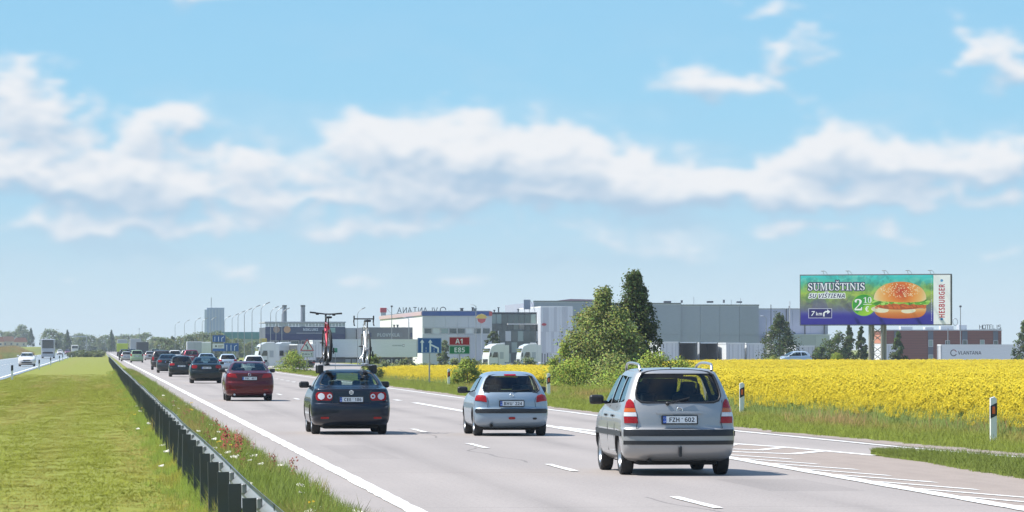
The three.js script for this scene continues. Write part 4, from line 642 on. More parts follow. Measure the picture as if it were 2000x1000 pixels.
// radius(t) gives the crown's half width at relative height t
function leafCrown(seed, { H, W, y0, radius, clumps, per, leaf, col, dark, lean = 0, wind = 0, sizeK = 1 }) {
  const r = rng(seed), pos = [], nor = [], colr = [], v = V(0, 0, 0), g = () => (r() + r() + r() - 1.5) * 1.15, cents = [];
  for (let c = 0; c < clumps; c++) {
    const t = c / clumps + (r() - 0.5) * 0.06, rad = radius(clamp(t)) * W / 2, a = r() * 6.283, q = Math.sqrt(0.15 + 0.85 * r()) * rad, cx = Math.cos(a) * q + lean * t * H, cz = Math.sin(a) * q, cy = y0 + clamp(t) * (H - y0), cr = (0.1 + 0.085 * r()) * W * sizeK * (0.45 + 0.55 * radius(clamp(t))), tone = 0.7 + 0.6 * r();
    cents.push([cx, cy, cz]);
    for (let k = 0; k < per; k++) {
      const dx = g(), dy = g() * 0.8, dz = g(), x = cx + dx * cr + wind * cr * Math.abs(dx), y = cy + dy * cr, z = cz + dz * cr, n = V(dx, dy + 0.9, dz).normalize(), u = V(r() - 0.5, r() - 0.5, r() - 0.5).normalize(), s = leaf * (0.6 + 0.8 * r());
      const a1 = u.clone().cross(n).normalize().multiplyScalar(s), b1 = n.clone().multiplyScalar(0.6).add(u).cross(a1).normalize().multiplyScalar(s * 0.6), P = [[x - a1.x, y - a1.y, z - a1.z], [x + b1.x, y + b1.y, z + b1.z], [x + a1.x, y + a1.y, z + a1.z], [x - b1.x, y - b1.y, z - b1.z]];
      const G = a1.clone().cross(b1).normalize(), tt = tone * (0.8 + 0.4 * r()), cc = col.map((q2, i) => lerp(dark[i], q2, clamp(0.25 + 0.75 * r())) * tt);
      for (const sd of [1, -1]) { const m = G.clone().multiplyScalar(sd).addScaledVector(n, 1.1).normalize(), e = 0.0008 * sd; for (const i of sd > 0 ? [0, 3, 2, 0, 2, 1] : [0, 1, 2, 0, 2, 3]) { pos.push(P[i][0] + G.x * e, P[i][1] + G.y * e, P[i][2] + G.z * e); nor.push(m.x, m.y, m.z); colr.push(...cc); } }
    }
  }
  const geo = new THREE.BufferGeometry(); geo.setAttribute('position', new THREE.Float32BufferAttribute(pos, 3)); geo.setAttribute('normal', new THREE.Float32BufferAttribute(nor, 3)); geo.setAttribute('color', new THREE.Float32BufferAttribute(colr, 3));
  return { geo, cents };
}
function woody(seed, H, R, y0, cents, lean = 0) {
  const r = rng(seed), l = [rod([0, -0.3, 0], [lean * H * 0.4, H * 0.5, 0], R, R * 0.6), rod([lean * H * 0.4, H * 0.5, 0], [lean * H * 0.9, H * 0.95, 0], R * 0.6, R * 0.12)];
  cents.forEach((c, i) => { if (i % 3 === 0) { const h = Math.max(y0 * 0.4, c[1] - 0.12 * H - 0.1 * r()); l.push(rod([lean * h, h, 0], c, R * 0.28, R * 0.06, 5)); } });
  return join(l);
}
const SHAPE = { broad: (t) => Math.max(0.08, Math.sin(Math.PI * (0.12 + 0.86 * t)) ** 0.75 * (1 - 0.35 * t)), spire: (t) => Math.max(0.05, (1 - t) ** 0.8 * (0.72 + 0.45 * Math.sin(t * 3.1))), round: (t) => Math.max(0.1, Math.sqrt(1 - (2 * t - 1) ** 2 * 0.95)), bush: (t) => Math.max(0.15, Math.cos(t * 1.45)) };
function tree(name, label, [x, y, z], o, group, category = 'tree') {
  const t = thing(name, label, category, [x, y, z], 0, group), { geo, cents } = leafCrown(o.seed, o);
  part('trunk', woody(o.seed + 1, o.H, o.R ?? o.H * 0.018, o.y0, cents, o.lean), bark, t); part('crown', geo, o.far ? leafFar : leafMat, t); return t;
}
const olive = { col: [0.22, 0.25, 0.075], dark: [0.12, 0.15, 0.042] }, deep = { col: [0.075, 0.1, 0.032], dark: [0.036, 0.052, 0.02] }, fresh = { col: [0.25, 0.3, 0.055], dark: [0.14, 0.185, 0.035] }, dull = { col: [0.15, 0.175, 0.075], dark: [0.085, 0.105, 0.045] };
tree('willow_tree', 'broad olive-green willow left of the taller dark tree', [25.0, gy(25, 221) - 0.05, -220], { seed: 101, H: 4.95, W: 4.0, y0: 0.5, radius: (t) => (t > 0.8 ? 0.1 * (1.3 - t) : 1.08 * SHAPE.broad(t * 1.12)), clumps: 150, per: 165, leaf: 0.066, ...olive, wind: -0.12, R: 0.12 });
tree('alder_tree', 'tall dark green tree bent by wind right of the willow', [27.0, gy(27, 222) - 0.05, -223.5], { seed: 102, H: 5.9, W: 3.1, y0: 0.9, radius: (t) => Math.max(0.05, 1.02 * Math.min(1, 0.55 + 2 * t) * (1 - t) ** 0.72), clumps: 120, per: 165, leaf: 0.058, ...deep, wind: -0.45, lean: 0.004, R: 0.11 });
const bushAt = (name, label, x, d, H, W, tone, seed, clumps = 36, per = 125, leaf = 0.05, far = false) => tree(name, label, [x, gy(x, d) - 0.05, -d], { seed, H, W, y0: 0.08, radius: SHAPE.bush, clumps, per, leaf, ...tone, R: 0.04, sizeK: 1.25, far }, undefined, 'bush');
bushAt('roadside_bush', 'leafy green bush at the left end below the willow', 22.3, 208, 1.5, 3.3, fresh, 111);
bushAt('roadside_bush', 'low bush in front of the willow trunk', 24.0, 206, 1.75, 3.0, olive, 112);
bushAt('roadside_bush', 'bright green bush below the tall dark tree', 25.8, 206, 1.75, 3.2, fresh, 113);
bushAt('roadside_bush', 'rounded bush at the right end below the dark tree', 27.4, 209, 1.5, 2.8, fresh, 114);
bushAt('roadside_bush', 'small leafy bush left of the willow against the pale facade', 22.9, 220, 2.5, 1.6, fresh, 115, 26);
bushAt('roadside_bush', 'low leafy bush closest to the road below the willow', 24.2, 202, 1.1, 3.8, fresh, 116);
bushAt('roadside_bush', 'round green bush behind the red and green route sign', 19.35, 234, 1.55, 1.85, fresh, 117, 36);
bushAt('roadside_bush', 'dark bush beside the roof of the navy saloon', 16.0, 262, 1.6, 1.5, olive, 118, 26);
bushAt('roadside_bush', 'pale shrub left of the warning triangle sign', 15.3, 352, 1.65, 2.6, fresh, 119, 30);
bushAt('roadside_bush', 'tuft of greenery in front of the parked white trailers', 62.0, 372, 1.45, 2.2, fresh, 120, 26);
bushAt('roadside_bush', 'low greenery at the left end of the parked white trailers', 56.5, 371, 1.25, 2.6, olive, 121, 26);
const farLeaf = { far: true, leaf: 0.15, per: 46 };
tree('garden_tree', 'dark bushy tree right of the parked white trailers', [79.9, -1.3, -520], { seed: 131, H: 7.0, W: 5.2, y0: 0.5, radius: (t) => Math.max(0.06, SHAPE.spire(t)), clumps: 90, ...farLeaf, per: 75, leaf: 0.11, ...deep });
tree('garden_tree', 'dark spreading tree left of the billboard mast', [93.6, -1.3, -560], { seed: 132, H: 4.9, W: 4.5, y0: 0.3, radius: SHAPE.round, clumps: 60, ...farLeaf, ...deep });
tree('conifer_tree', 'slender dark conifer just left of the billboard mast', [95.3, -1.3, -562], { seed: 133, H: 6.0, W: 2.2, y0: 0.4, radius: SHAPE.spire, clumps: 60, ...farLeaf, ...deep });
tree('conifer_tree', 'thin dark conifer behind the billboard mast', [97.4, -1.3, -565], { seed: 134, H: 6.0, W: 2.0, y0: 0.4, radius: SHAPE.spire, clumps: 55, ...farLeaf, ...deep });
tree('conifer_tree', 'dark conifer in front of the red brick hotel', [102.4, -1.3, -566], { seed: 135, H: 5.3, W: 2.3, y0: 0.3, radius: SHAPE.spire, clumps: 55, ...farLeaf, ...deep });
tree('garden_tree', 'low dark shrubbery behind the foot of the mast', [91.0, -1.3, -558], { seed: 136, H: 3.2, W: 4.2, y0: 0.2, radius: SHAPE.bush, clumps: 50, ...farLeaf, ...deep });
tree('garden_tree', 'dark tree at the right edge beside the long trailer', [118.0, -1.2, -562], { seed: 137, H: 6.4, W: 3.6, y0: 0.4, radius: SHAPE.spire, clumps: 70, ...farLeaf, ...deep });
tree('conifer_tree', 'dark columnar tree before the blue-striped building', [56.6, -1.1, -640], { seed: 138, H: 5.3, W: 2.0, y0: 0.3, radius: SHAPE.round, clumps: 45, ...farLeaf, ...deep });
tree('conifer_tree', 'brownish tree behind the blue lane sign', [49.4, -1.0, -640], { seed: 139, H: 3.9, W: 2.2, y0: 0.3, radius: SHAPE.round, clumps: 40, ...farLeaf, ...dull });
tree('conifer_tree', 'tall tree rising between the warehouse and the flagpoles', [99.5, -1.3, -640], { seed: 141, H: 7.0, W: 2.4, y0: 0.4, radius: SHAPE.spire, clumps: 45, ...farLeaf, ...deep });
// low hedge bushes along the yard fence
for (let i = 0; i < 12; i++) bushAt('hedge_bush', `${ORD[i]} dull bush from the left in the hedge before the lorry yard`, 27.5 + i * 2.35, 432 + (i % 3) * 4, 1.35 + 0.35 * Math.sin(i * 2.3), 3.1, dull, 150 + i, 20, 60, 0.1, true);
// far trees, hazy
const T1 = leafCrown(171, { seed: 171, H: 10, W: 11, y0: 1, radius: SHAPE.round, clumps: 70, ...farLeaf, leaf: 0.34, ...dull }), T2 = leafCrown(172, { H: 10, W: 7, y0: 1, radius: SHAPE.spire, clumps: 60, ...farLeaf, leaf: 0.3, ...deep });
const W1 = woody(173, 10, 0.22, 1, T1.cents), W2 = woody(174, 10, 0.2, 1, T2.cents);
function farTree(label, x, d, h, w, spire, group) { const o = thing(spire ? 'far_conifer' : 'far_tree', label, 'tree', [x, gy(x, d) - 0.1, -d], (x * 7 + d) % 6, group); const t = part('trunk', spire ? W2 : W1, bark, o), c = part('crown', spire ? T2.geo : T1.geo, leafFar, o); for (const m of [t, c]) m.scale.set(w / (spire ? 7 : 11), h / 10, w / (spire ? 7 : 11)); }
[[17.5, 1180, 4.6, 6], [19.8, 1200, 5.6, 5], [22.3, 1210, 5.6, 6], [24.6, 1190, 6.0, 5], [26.9, 1220, 6.6, 6], [29.2, 1200, 6.4, 5], [31.0, 1180, 6.7, 6], [33.2, 1190, 5.6, 5], [35.4, 1140, 4.8, 5], [38.5, 1120, 4.2, 5]].forEach(([x, d, h, w], i) => farTree(`${ORD[i]} tree from the left in the green row before the tower`, x, d, h, w, i === 1, 'tree row before the tower'));
[[-50, 2300, 8, 11, 0], [-44, 2250, 7.5, 9, 0], [-38.3, 2250, 10.5, 8.5, 0], [-33.2, 2200, 9, 5, 1], [-18.5, 1750, 8, 8, 0], [-14.6, 1800, 7.5, 7, 0], [-12.3, 1760, 8.6, 4, 1], [-8.4, 1900, 7.6, 9, 0], [-4.2, 1950, 7.2, 9, 0]].forEach(([x, d, h, w, s], i) => farTree(`${ORD[i]} hazy tree from the left edge on the far left horizon`, x, d, h, w, s, 'hazy trees on the left horizon'));
[[2.5, 1900, 7, 7, 0], [5.2, 1850, 9, 4, 1], [8.5, 2100, 7, 12, 0], [13.5, 2000, 7.5, 12, 0], [19.5, 1900, 8.5, 12, 0], [23.5, 1750, 6.5, 9, 0]].forEach(([x, d, h, w, s], i) => farTree(`${ORD[i]} hazy tree right of the road's vanishing point`, x, d, h, w, s, 'hazy trees at the end of the road'));
for (let i = 0; i < 6; i++) farTree(`${ORD[i]} dark shrub of the clump closing the central strip`, -5.4 + i * 1.15, 930 + (i % 2) * 12, 1.25 + 0.15 * (i % 3), 2.3, 0, 'shrubs closing the central strip');
[[230, 1000, 7, 9, 0], [250, 950, 8, 10, 0]].forEach(([x, d, h, w, s], i) => farTree(`${ORD[i]} tree beyond the right end of the hotel`, x, d, h, w, s));

// ---------- marker posts, signs, lamps ----------
{
  const refl = phys([0.62, 0.09, 0.02], 0.25, { clearcoat: 1 });
  const mk = (label, x, d, y, grp) => {
    const o = thing('marker_post', label, 'marker post', [x, y, -d], 0, grp), c = extr([[-0.06, -0.1], [0.06, -0.1], [0.06, 0.93], [0.02, 0.975], [-0.06, 0.95]], 0.09, 0.006).translate(0, 0, -0.045);
    part('post', c, M.whitePaint, o); part('black_band', extr([[-0.069, 0.53], [0.069, 0.6], [0.069, 0.86], [-0.069, 0.79]], 0.012).translate(0, 0, 0.046), M.black, o); part('side_band', [extr([[-0.069, 0.53], [0.069, 0.6], [0.069, 0.86], [-0.069, 0.79]], 0.012).translate(0, 0, -0.062)], M.black, o);
    part('reflector', rbox(0.055, 0.15, 0.012, 0, 0.7, 0.065, 0.008, 1), refl, o); return o;
  };
  mk('white marker post with red reflector nearest, at the right edge', 18.35, 90.5, gy(18.3, 90), 'right roadside marker posts'); mk('marker post just right of the silver people carrier', 18.62, 128.4, gy(18.6, 128), 'right roadside marker posts'); mk('marker post between the pale hatchback and the willow bushes', 17.78, 176, gy(17.8, 176), 'right roadside marker posts'); mk('marker post left of the round bush by the route sign', 18.2, 232, gy(18.2, 232), 'right roadside marker posts');
  const g0 = 'marker posts along the oncoming carriageway'; [278, 404, 500, 612, 668, 770, 880, 990].forEach((d, i) => { const o = thing('marker_post', `${ORD[i]} slim marker post from the camera along the oncoming carriageway`, 'marker post', [-5.35, 0, -d], 0, g0); part('post', extr([[-0.06, -0.1], [0.06, -0.1], [0.06, 0.85], [-0.06, 0.83]], 0.09, 0.005).translate(0, 0, -0.045), M.whitePaint, o); part('black_band', [extr([[-0.072, 0.5], [0.072, 0.54], [0.072, 0.87], [-0.072, 0.86]], 0.125).translate(0, 0, -0.063)], M.black, o); });
}
const galv = std([0.32, 0.33, 0.34], 0.45, { metalness: 0.7 }), signBlue = '#1c5796';
const signMat = (w, h, draw) => std(0xffffff, 0.45, { map: canvasTex(w, h, draw) });
function signPanel(o, name, w, h, x, y, z, mat, back = galv) { const p = part(name, rbox(w, h, 0.03, 0, 0, 0, 0.012, 1), back, o); p.position.set(x, y, z); const f = part('sign_face', new THREE.PlaneGeometry(w - 0.01, h - 0.01), mat, p); f.position.z = 0.018; return p; }
const arrowUp = (c, x, y0, y1, w, head) => { c.fillRect(x - w / 2, y1 + head, w, y0 - y1 - head); c.beginPath(); c.moveTo(x, y1); c.lineTo(x + head * 0.85, y1 + head * 1.25); c.lineTo(x - head * 0.85, y1 + head * 1.25); c.fill(); };
const mergeFace = (c, w, h) => { c.fillStyle = signBlue; c.fillRect(0, 0, w, h); c.strokeStyle = '#cdd8e2'; c.lineWidth = 3; c.strokeRect(4, 4, w - 8, h - 8); c.fillStyle = '#dfe4e6'; arrowUp(c, w * 0.19, h * 0.95, h * 0.1, w * 0.07, h * 0.17); arrowUp(c, w * 0.53, h * 0.95, h * 0.1, w * 0.07, h * 0.17); c.strokeStyle = '#dfe4e6'; c.lineWidth = w * 0.07; c.beginPath(); c.moveTo(w * 0.86, h * 0.95); c.lineTo(w * 0.86, h * 0.68); c.lineTo(w * 0.54, h * 0.44); c.stroke(); c.fillRect(w * 0.345, h * 0.62, w * 0.02, h * 0.12); c.fillRect(w * 0.345, h * 0.8, w * 0.02, h * 0.12); c.fillRect(w * 0.68, h * 0.68, w * 0.02, h * 0.1); c.fillRect(w * 0.68, h * 0.84, w * 0.02, h * 0.1); };
{
  const o = thing('lane_sign', 'blue lane sign with two white arrows merging', 'road sign', [18.15, gy(18.1, 245), -245]);
  part('post', rod([0, -0.2, 0], [0, 2.46, 0], 0.04), galv, o); signPanel(o, 'panel', 1.33, 0.85, 0, 2.07 - gy(18.1, 245), 0.06, signMat(256, 164, mergeFace));
  const s = thing('route_sign', 'red A1 plate above a green E85 plate on one post', 'road sign', [19.24, gy(19.2, 238), -238]);
  part('post', rod([0, -0.2, 0], [0, 2.5, 0], 0.04), galv, s);
  const num = (bg, t) => signMat(256, 106, (c, w, h) => { c.fillStyle = bg; c.fillRect(0, 0, w, h); c.strokeStyle = '#e8e8e8'; c.lineWidth = 4; c.strokeRect(4, 4, w - 8, h - 8); c.fillStyle = '#eeeeea'; c.font = 'bold 84px sans-serif'; c.textAlign = 'center'; c.fillText(t, w / 2, 83); });
  signPanel(s, 'upper_plate', 1.13, 0.462, 0, 2.3 - gy(19.2, 238), 0.06, num('#a5121f', 'A1')); signPanel(s, 'lower_plate', 1.13, 0.462, 0, 1.83 - gy(19.2, 238), 0.06, num('#12784a', 'E85'));
  const t = thing('warning_sign', 'red-bordered warning triangle with a bent arrow above a small plate', 'road sign', [16.48, gy(16.5, 354), -354]);
  part('post', rod([0, -0.2, 0], [0, 2.5, 0], 0.04), galv, t);
  const tri = (k, z, m, n) => { const p = part(n, extr([[-0.54 * k, -0.31 * k], [0.54 * k, -0.31 * k], [0, 0.62 * k]], 0.02, 0.012), m, t); p.position.set(0, 2.05, z); };
  tri(1, 0.05, std([0.45, 0.03, 0.035], 0.5), 'red_border'); tri(0.76, 0.062, M.whitePaint, 'white_field');
  const a = part('arrow_symbol', [extr([[-0.035, -0.18], [0.035, -0.18], [0.035, 0.0], [-0.1, 0.16], [-0.05, 0.2], [-0.19, 0.24], [-0.19, 0.1], [-0.145, 0.13], [-0.035, -0.02]], 0.01)], M.black, t); a.position.set(0.05, 2.02, 0.1);
  const pl = signPanel(t, 'distance_plate', 0.95, 0.46, 0, 1.46, 0.06, signMat(200, 96, (c, w, h) => { c.fillStyle = '#dcdcd8'; c.fillRect(0, 0, w, h); c.strokeStyle = '#222'; c.lineWidth = 4; c.strokeRect(4, 4, w - 8, h - 8); c.fillStyle = '#222'; for (const x of [28, 172]) { arrowUp(c, x, 74, 22, 8, 14); } c.font = 'bold 34px sans-serif'; c.textAlign = 'center'; c.fillText('200 m', w / 2, 60, 90); }));
  const g = thing('small_green_sign', 'small square green sign on a thin post by the white trailer', 'road sign', [23.8, gy(23.8, 450), -450]); part('post', rod([0, -0.1, 0], [0, 1.5 - gy(23.8, 450), 0], 0.025), galv, g); part('panel', rbox(0.42, 0.44, 0.03, 0, 1.69 - gy(23.8, 450), 0.03, 0.01, 1), std([0.02, 0.2, 0.1], 0.5), g);
  const lanes = (c, w, h) => { c.fillStyle = signBlue; c.fillRect(0, 0, w, h); c.strokeStyle = '#dfe4e6'; c.lineWidth = w * 0.045; for (const x of [0.18, 0.47]) { c.beginPath(); c.moveTo(w * x, h * 0.92); c.lineTo(w * x, h * 0.2); c.stroke(); } c.beginPath(); c.moveTo(w * 0.72, h * 0.92); c.lineTo(w * 0.72, h * 0.4); c.lineTo(w * 0.88, h * 0.22); c.stroke(); };
  const l1 = thing('lane_sign', 'blue lane arrow panel above a white and blue panel, far ahead', 'road sign', [17.15, 0, -640]); for (const x of [-0.7, 0.7]) part('post', rod([x, -0.1, 0], [x, 3.7, 0], 0.05), galv, l1); signPanel(l1, 'upper_panel', 1.85, 0.96, 0, 3.24, 0.07, signMat(200, 104, lanes));
  signPanel(l1, 'lower_panel', 1.85, 1.1, 0, 1.98, 0.07, signMat(200, 120, (c, w, h) => { c.fillStyle = '#d6d8d4'; c.fillRect(0, 0, w, h); c.fillStyle = '#1f5ea6'; c.fillRect(0, h * 0.64, w, h * 0.36); c.fillStyle = '#3c3026'; c.beginPath(); c.arc(w * 0.27, h * 0.33, 15, 0, 7); c.fill(); c.fillStyle = '#a08f7c'; c.fillRect(w * 0.42, h * 0.24, w * 0.42, h * 0.1); c.fillRect(w * 0.42, h * 0.4, w * 0.34, h * 0.08); }));
  const l2 = thing('lane_sign', 'lower blue lane arrow panel right of the white and blue one', 'road sign', [17.75, 0, -600]); for (const x of [-0.7, 0.7]) part('post', rod([x, -0.1, 0], [x, 2.55, 0], 0.05), galv, l2); signPanel(l2, 'panel', 1.95, 1.1, 0, 2.0, 0.07, signMat(200, 114, lanes));
  const y = thing('yellow_board', 'yellow board before the navy shop front', 'sign board', [23.5, -0.6, -640]); part('post', rod([0, 0, 0], [0, 3.2, 0], 0.05), galv, y); part('panel', rbox(1.05, 0.75, 0.05, 0, 3.5, 0.05, 0.02, 1), std([0.5, 0.4, 0.1], 0.6), y);
}
{ // street lamps
  const mk = () => { const o = thing('street_lamp', '', 'street lamp'); part('pole', rod([0, -0.2, 0], [0, 7.4, 0], 0.06, 0.04), galv, o); part('arm', tube([[0, 7.35, 0], [0.03, 7.75, 0], [0.25, 8.12, 0], [0.62, 8.42, 0]], 0.04, 14, 6), galv, o); const h = part('lamp_head', rbox(0.62, 0.1, 0.22, 0, 0, 0, 0.045), std([0.16, 0.17, 0.18], 0.5), o); h.position.set(0.88, 8.55, 0); h.rotation.z = 0.42; part('diffuser', rbox(0.42, 0.04, 0.16, 0.02, -0.06, 0, 0.018), M.clear, h); return o; };
  const first = mk(), spots = [[21.0, 580], [21.2, 620], [21.7, 668], [22.2, 715], [23.05, 775], [23.3, 830], [21.4, 860], [20.4, 885], [19.3, 900], [18.8, 985], [18.35, 1080]];
  spots.forEach(([x, d], i) => { const l = `${ORD[i]} street lamp, counting from the nearest, in the row towards the tower`, p = [x, gy(x, d), -d]; if (!i) { first.position.set(...p); first.userData.label = l; first.userData.group = 'street lamps receding towards the tower'; } else copyThing(first, l, p, 0, 'street lamps receding towards the tower'); });
  [[24.55, 640], [25.8, 652], [27.15, 664], [38.2, 660]].forEach(([x, d], i) => copyThing(first, `${ORD[i]} street lamp from the left before the navy shop`, [x, gy(x, d), -d], 0, 'street lamps before the navy shop'));
}
// ---------- billboard ----------
{
  const face = canvasTex(2048, 684, (c, W, H) => {
    const pw = W * 0.888, r = rng(9), g = c.createLinearGradient(0, 0, 0, H); g.addColorStop(0, '#3fd6d8'); g.addColorStop(0.16, '#4fbfa4'); g.addColorStop(0.36, '#a8c850'); g.addColorStop(0.6, '#84907c'); g.addColorStop(0.78, '#5454a0'); g.addColorStop(0.86, '#33299c'); g.addColorStop(1, '#2e2594'); c.fillStyle = g; c.fillRect(0, 0, pw, H);
    for (let i = 0; i < 420; i++) { const y = r() * H * 0.72, x = r() * pw, s = 18 + 60 * r(); c.globalAlpha = 0.12 + 0.2 * r(); c.fillStyle = y < H * 0.2 ? ['#4fd0d0', '#2a8f8c', '#9fe0d0'][i % 3] : y < H * 0.5 ? ['#a6c23c', '#4f7c34', '#c8d060', '#3d6e58'][i % 4] : ['#5a5f62', '#7b7a5a', '#504c70'][i % 3]; c.beginPath(); c.ellipse(x, y, s, s * 0.55, r() * 3, 0, 7); c.fill(); } c.globalAlpha = 0.5; c.fillStyle = '#66668c'; c.beginPath(); c.moveTo(150, 560); c.lineTo(170, 360); c.lineTo(250, 310); c.lineTo(340, 330); c.lineTo(420, 560); c.fill(); c.globalAlpha = 1;
    const bl = c.createLinearGradient(0, H * 0.74, 0, H * 0.86); bl.addColorStop(0, 'rgba(50,42,155,0)'); bl.addColorStop(1, 'rgba(48,40,152,1)'); c.fillStyle = bl; c.fillRect(0, H * 0.74, pw, H * 0.26);
    c.lineJoin = 'round'; c.textAlign = 'left'; c.font = 'bold 146px serif'; c.strokeStyle = '#1c2058'; c.lineWidth = 26; c.strokeText('SUMUŠTINIS', 100, 208, 790); c.fillStyle = '#f4f6fa'; c.fillText('SUMUŠTINIS', 100, 208, 790);
    c.font = 'italic bold 84px sans-serif'; c.strokeStyle = '#f4f6fa'; c.lineWidth = 22; c.strokeText('SU VIŠTIENA', 110, 312, 500); c.fillStyle = '#2a2b5e'; c.fillText('SU VIŠTIENA', 110, 312, 500);
    c.fillStyle = '#261f6e'; c.strokeStyle = '#d8d8ee'; c.lineWidth = 7; c.beginPath(); c.rect(112, 462, 318, 130); c.fill(); c.stroke(); c.fillStyle = '#f4f6fa'; c.font = 'italic bold 92px sans-serif'; c.fillText('7', 136, 562); c.font = 'bold 62px sans-serif'; c.fillText('km', 210, 556, 92); c.strokeStyle = '#f4f6fa'; c.lineWidth = 20; c.lineJoin = 'miter'; c.beginPath(); c.moveTo(322, 572); c.lineTo(322, 524); c.lineTo(344, 504); c.lineTo(378, 504); c.stroke(); c.beginPath(); c.moveTo(368, 470); c.lineTo(412, 506); c.lineTo(368, 540); c.fill();
    // price disc
    const pd = c.createLinearGradient(720, 280, 1000, 540); pd.addColorStop(0, '#2f9a34'); pd.addColorStop(0.55, '#3aa636'); pd.addColorStop(0.56, '#7fc32c'); pd.addColorStop(1, '#c3e22c'); c.fillStyle = pd; c.beginPath(); c.ellipse(872, 412, 160, 148, 0, 0, 7); c.fill(); c.strokeStyle = '#8fcc3a'; c.lineWidth = 12; c.stroke();
    c.fillStyle = '#f6f8f4'; c.font = 'bold 220px serif'; c.strokeStyle = '#1f6e2c'; c.lineWidth = 10; c.strokeText('2', 735, 488); c.fillText('2', 735, 488); c.font = 'bold 112px serif'; c.fillText('10', 862, 384, 118); c.fillRect(862, 400, 112, 8); c.font = 'bold 100px sans-serif'; c.fillText('€', 886, 504);
    // sandwich
    const bx = 1370; const bun = c.createRadialGradient(bx + 20, 210, 30, bx, 250, 370); bun.addColorStop(0, '#d8491a'); bun.addColorStop(0.35, '#ee8a2c'); bun.addColorStop(0.75, '#f8c070'); bun.addColorStop(1, '#f3dfb0');
    const bot = c.createLinearGradient(0, 450, 0, 600); bot.addColorStop(0, '#f2d49a'); bot.addColorStop(0.5, '#e28a3a'); bot.addColorStop(1, '#c9601c'); c.fillStyle = bot; c.beginPath(); c.moveTo(1010, 470); c.quadraticCurveTo(1015, 560, 1110, 588); c.quadraticCurveTo(bx, 622, 1630, 586); c.quadraticCurveTo(1720, 555, 1722, 462); c.closePath(); c.fill();
    c.fillStyle = '#f4ecc8'; c.beginPath(); c.ellipse(1090, 478, 120, 42, 0.1, 0, 7); c.fill(); c.beginPath(); c.ellipse(1480, 496, 100, 34, -0.05, 0, 7); c.fill(); c.fillStyle = '#b4551c'; c.beginPath(); c.ellipse(bx, 418, 348, 62, 0, 0, 7); c.fill(); c.fillStyle = '#d96a26'; for (let i = 0; i < 60; i++) { c.beginPath(); c.ellipse(1030 + 680 * r(), 390 + 70 * r(), 22, 10, r(), 0, 7); c.fill(); }
    for (let i = 0; i < 150; i++) { const x = 1010 + 730 * r(), y = 350 + 60 * r() - 20 * Math.sin((x - 1010) / 730 * 3.1); c.fillStyle = ['#5fae2c', '#8fce46', '#3d8a22', '#b9e06a'][i % 4]; c.beginPath(); c.ellipse(x, y, 26 + 18 * r(), 11 + 8 * r(), (r() - 0.5), 0, 7); c.fill(); }
    c.fillStyle = bun; c.beginPath(); c.moveTo(1006, 330); c.bezierCurveTo(1010, 170, 1180, 92, bx, 92); c.bezierCurveTo(1590, 92, 1722, 190, 1722, 330); c.quadraticCurveTo(1700, 372, 1560, 376); c.quadraticCurveTo(bx, 386, 1180, 366); c.quadraticCurveTo(1030, 360, 1006, 330); c.fill();
    for (let i = 0; i < 170; i++) { const a = r() * 6.28, q = Math.sqrt(r()), x = bx + Math.cos(a) * q * 280, y = 210 + Math.sin(a) * q * 100; c.fillStyle = ['#f6e2b4', '#eac98e', '#fff0cc'][i % 3]; c.beginPath(); c.ellipse(x, y, 9, 4.5, r() * 3, 0, 7); c.fill(); }
    c.fillStyle = '#cfd3e6'; for (let i = 0, y = H - 50; y > 60; i++) { const l = 8 + 26 * r(); c.globalAlpha = y > 330 ? 0.9 : 0.45; c.fillRect(pw - 30, y - l, 9, l); y -= l + 7; } c.globalAlpha = 1;
    c.fillStyle = '#f6f8f8'; c.fillRect(pw, 0, W - pw, H); c.save(); c.translate(pw + 112, H / 2 + 20); c.rotate(-Math.PI / 2); c.textAlign = 'center'; c.font = 'bold 112px sans-serif'; c.fillStyle = '#b8142f'; c.fillText('HESBURGER', 0, 40, 470); c.restore();
    c.fillStyle = '#2f8fc8'; for (const [x, y] of [[pw + 112, 78], [pw + 112, 612]]) for (let i = 0; i < 5; i++) { c.beginPath(); c.arc(x + 11 * Math.cos(i * 1.257), y + 11 * Math.sin(i * 1.257), 9, 0, 7); c.fill(); }
  });
  const o = thing('billboard', 'large roadside billboard showing a sandwich, on a lattice mast in the field', 'billboard', [63.55, gy(63, 362), -362], -0.45), y0 = 3.82 - gy(63, 362), k = 12.85;
  const steel = std([0.34, 0.33, 0.29], 0.6, { metalness: 0.4 }), dark = std([0.12, 0.13, 0.14], 0.6);
  part('board', rbox(k, 4.12, 0.45, 0, y0 + 2.06, -0.25, 0.03), dark, o); const f = part('poster', new THREE.PlaneGeometry(k - 0.08, 4.04), std(0xffffff, 0.5, { map: face }), o); f.position.set(0, y0 + 2.06, -0.015);
  part('frame', [box(k + 0.06, 0.06, 0.14, 0, y0 + 4.14, -0.1), box(k + 0.06, 0.04, 0.1, 0, y0 - 0.03, -0.1), box(0.04, 4.2, 0.12, k / 2 + 0.03, y0 + 2.06, -0.1), box(0.03, 4.2, 0.1, -k / 2 - 0.02, y0 + 2.06, -0.1)], dark, o);
  for (const x of [-4.2, -2.1, 1.0, 3.0, 4.9]) part('lamp_bracket', [tube([[x - 0.16, y0 + 4.15, 0], [x - 0.1, y0 + 4.42, 0.5], [x, y0 + 4.45, 0.85], [x + 0.1, y0 + 4.42, 0.5], [x + 0.16, y0 + 4.15, 0]], 0.018, 16, 5), rbox(0.3, 0.06, 0.12, x, y0 + 4.44, 0.9, 0.02)], galv, o);
  for (const s of [-0.52, 0.52]) for (const z of [-0.9, 0.0]) part('mast_leg', rod([s, -0.4, z - 0.3], [s, y0 + 0.3, z - 0.3], 0.12, 0.12, 10), steel, o);
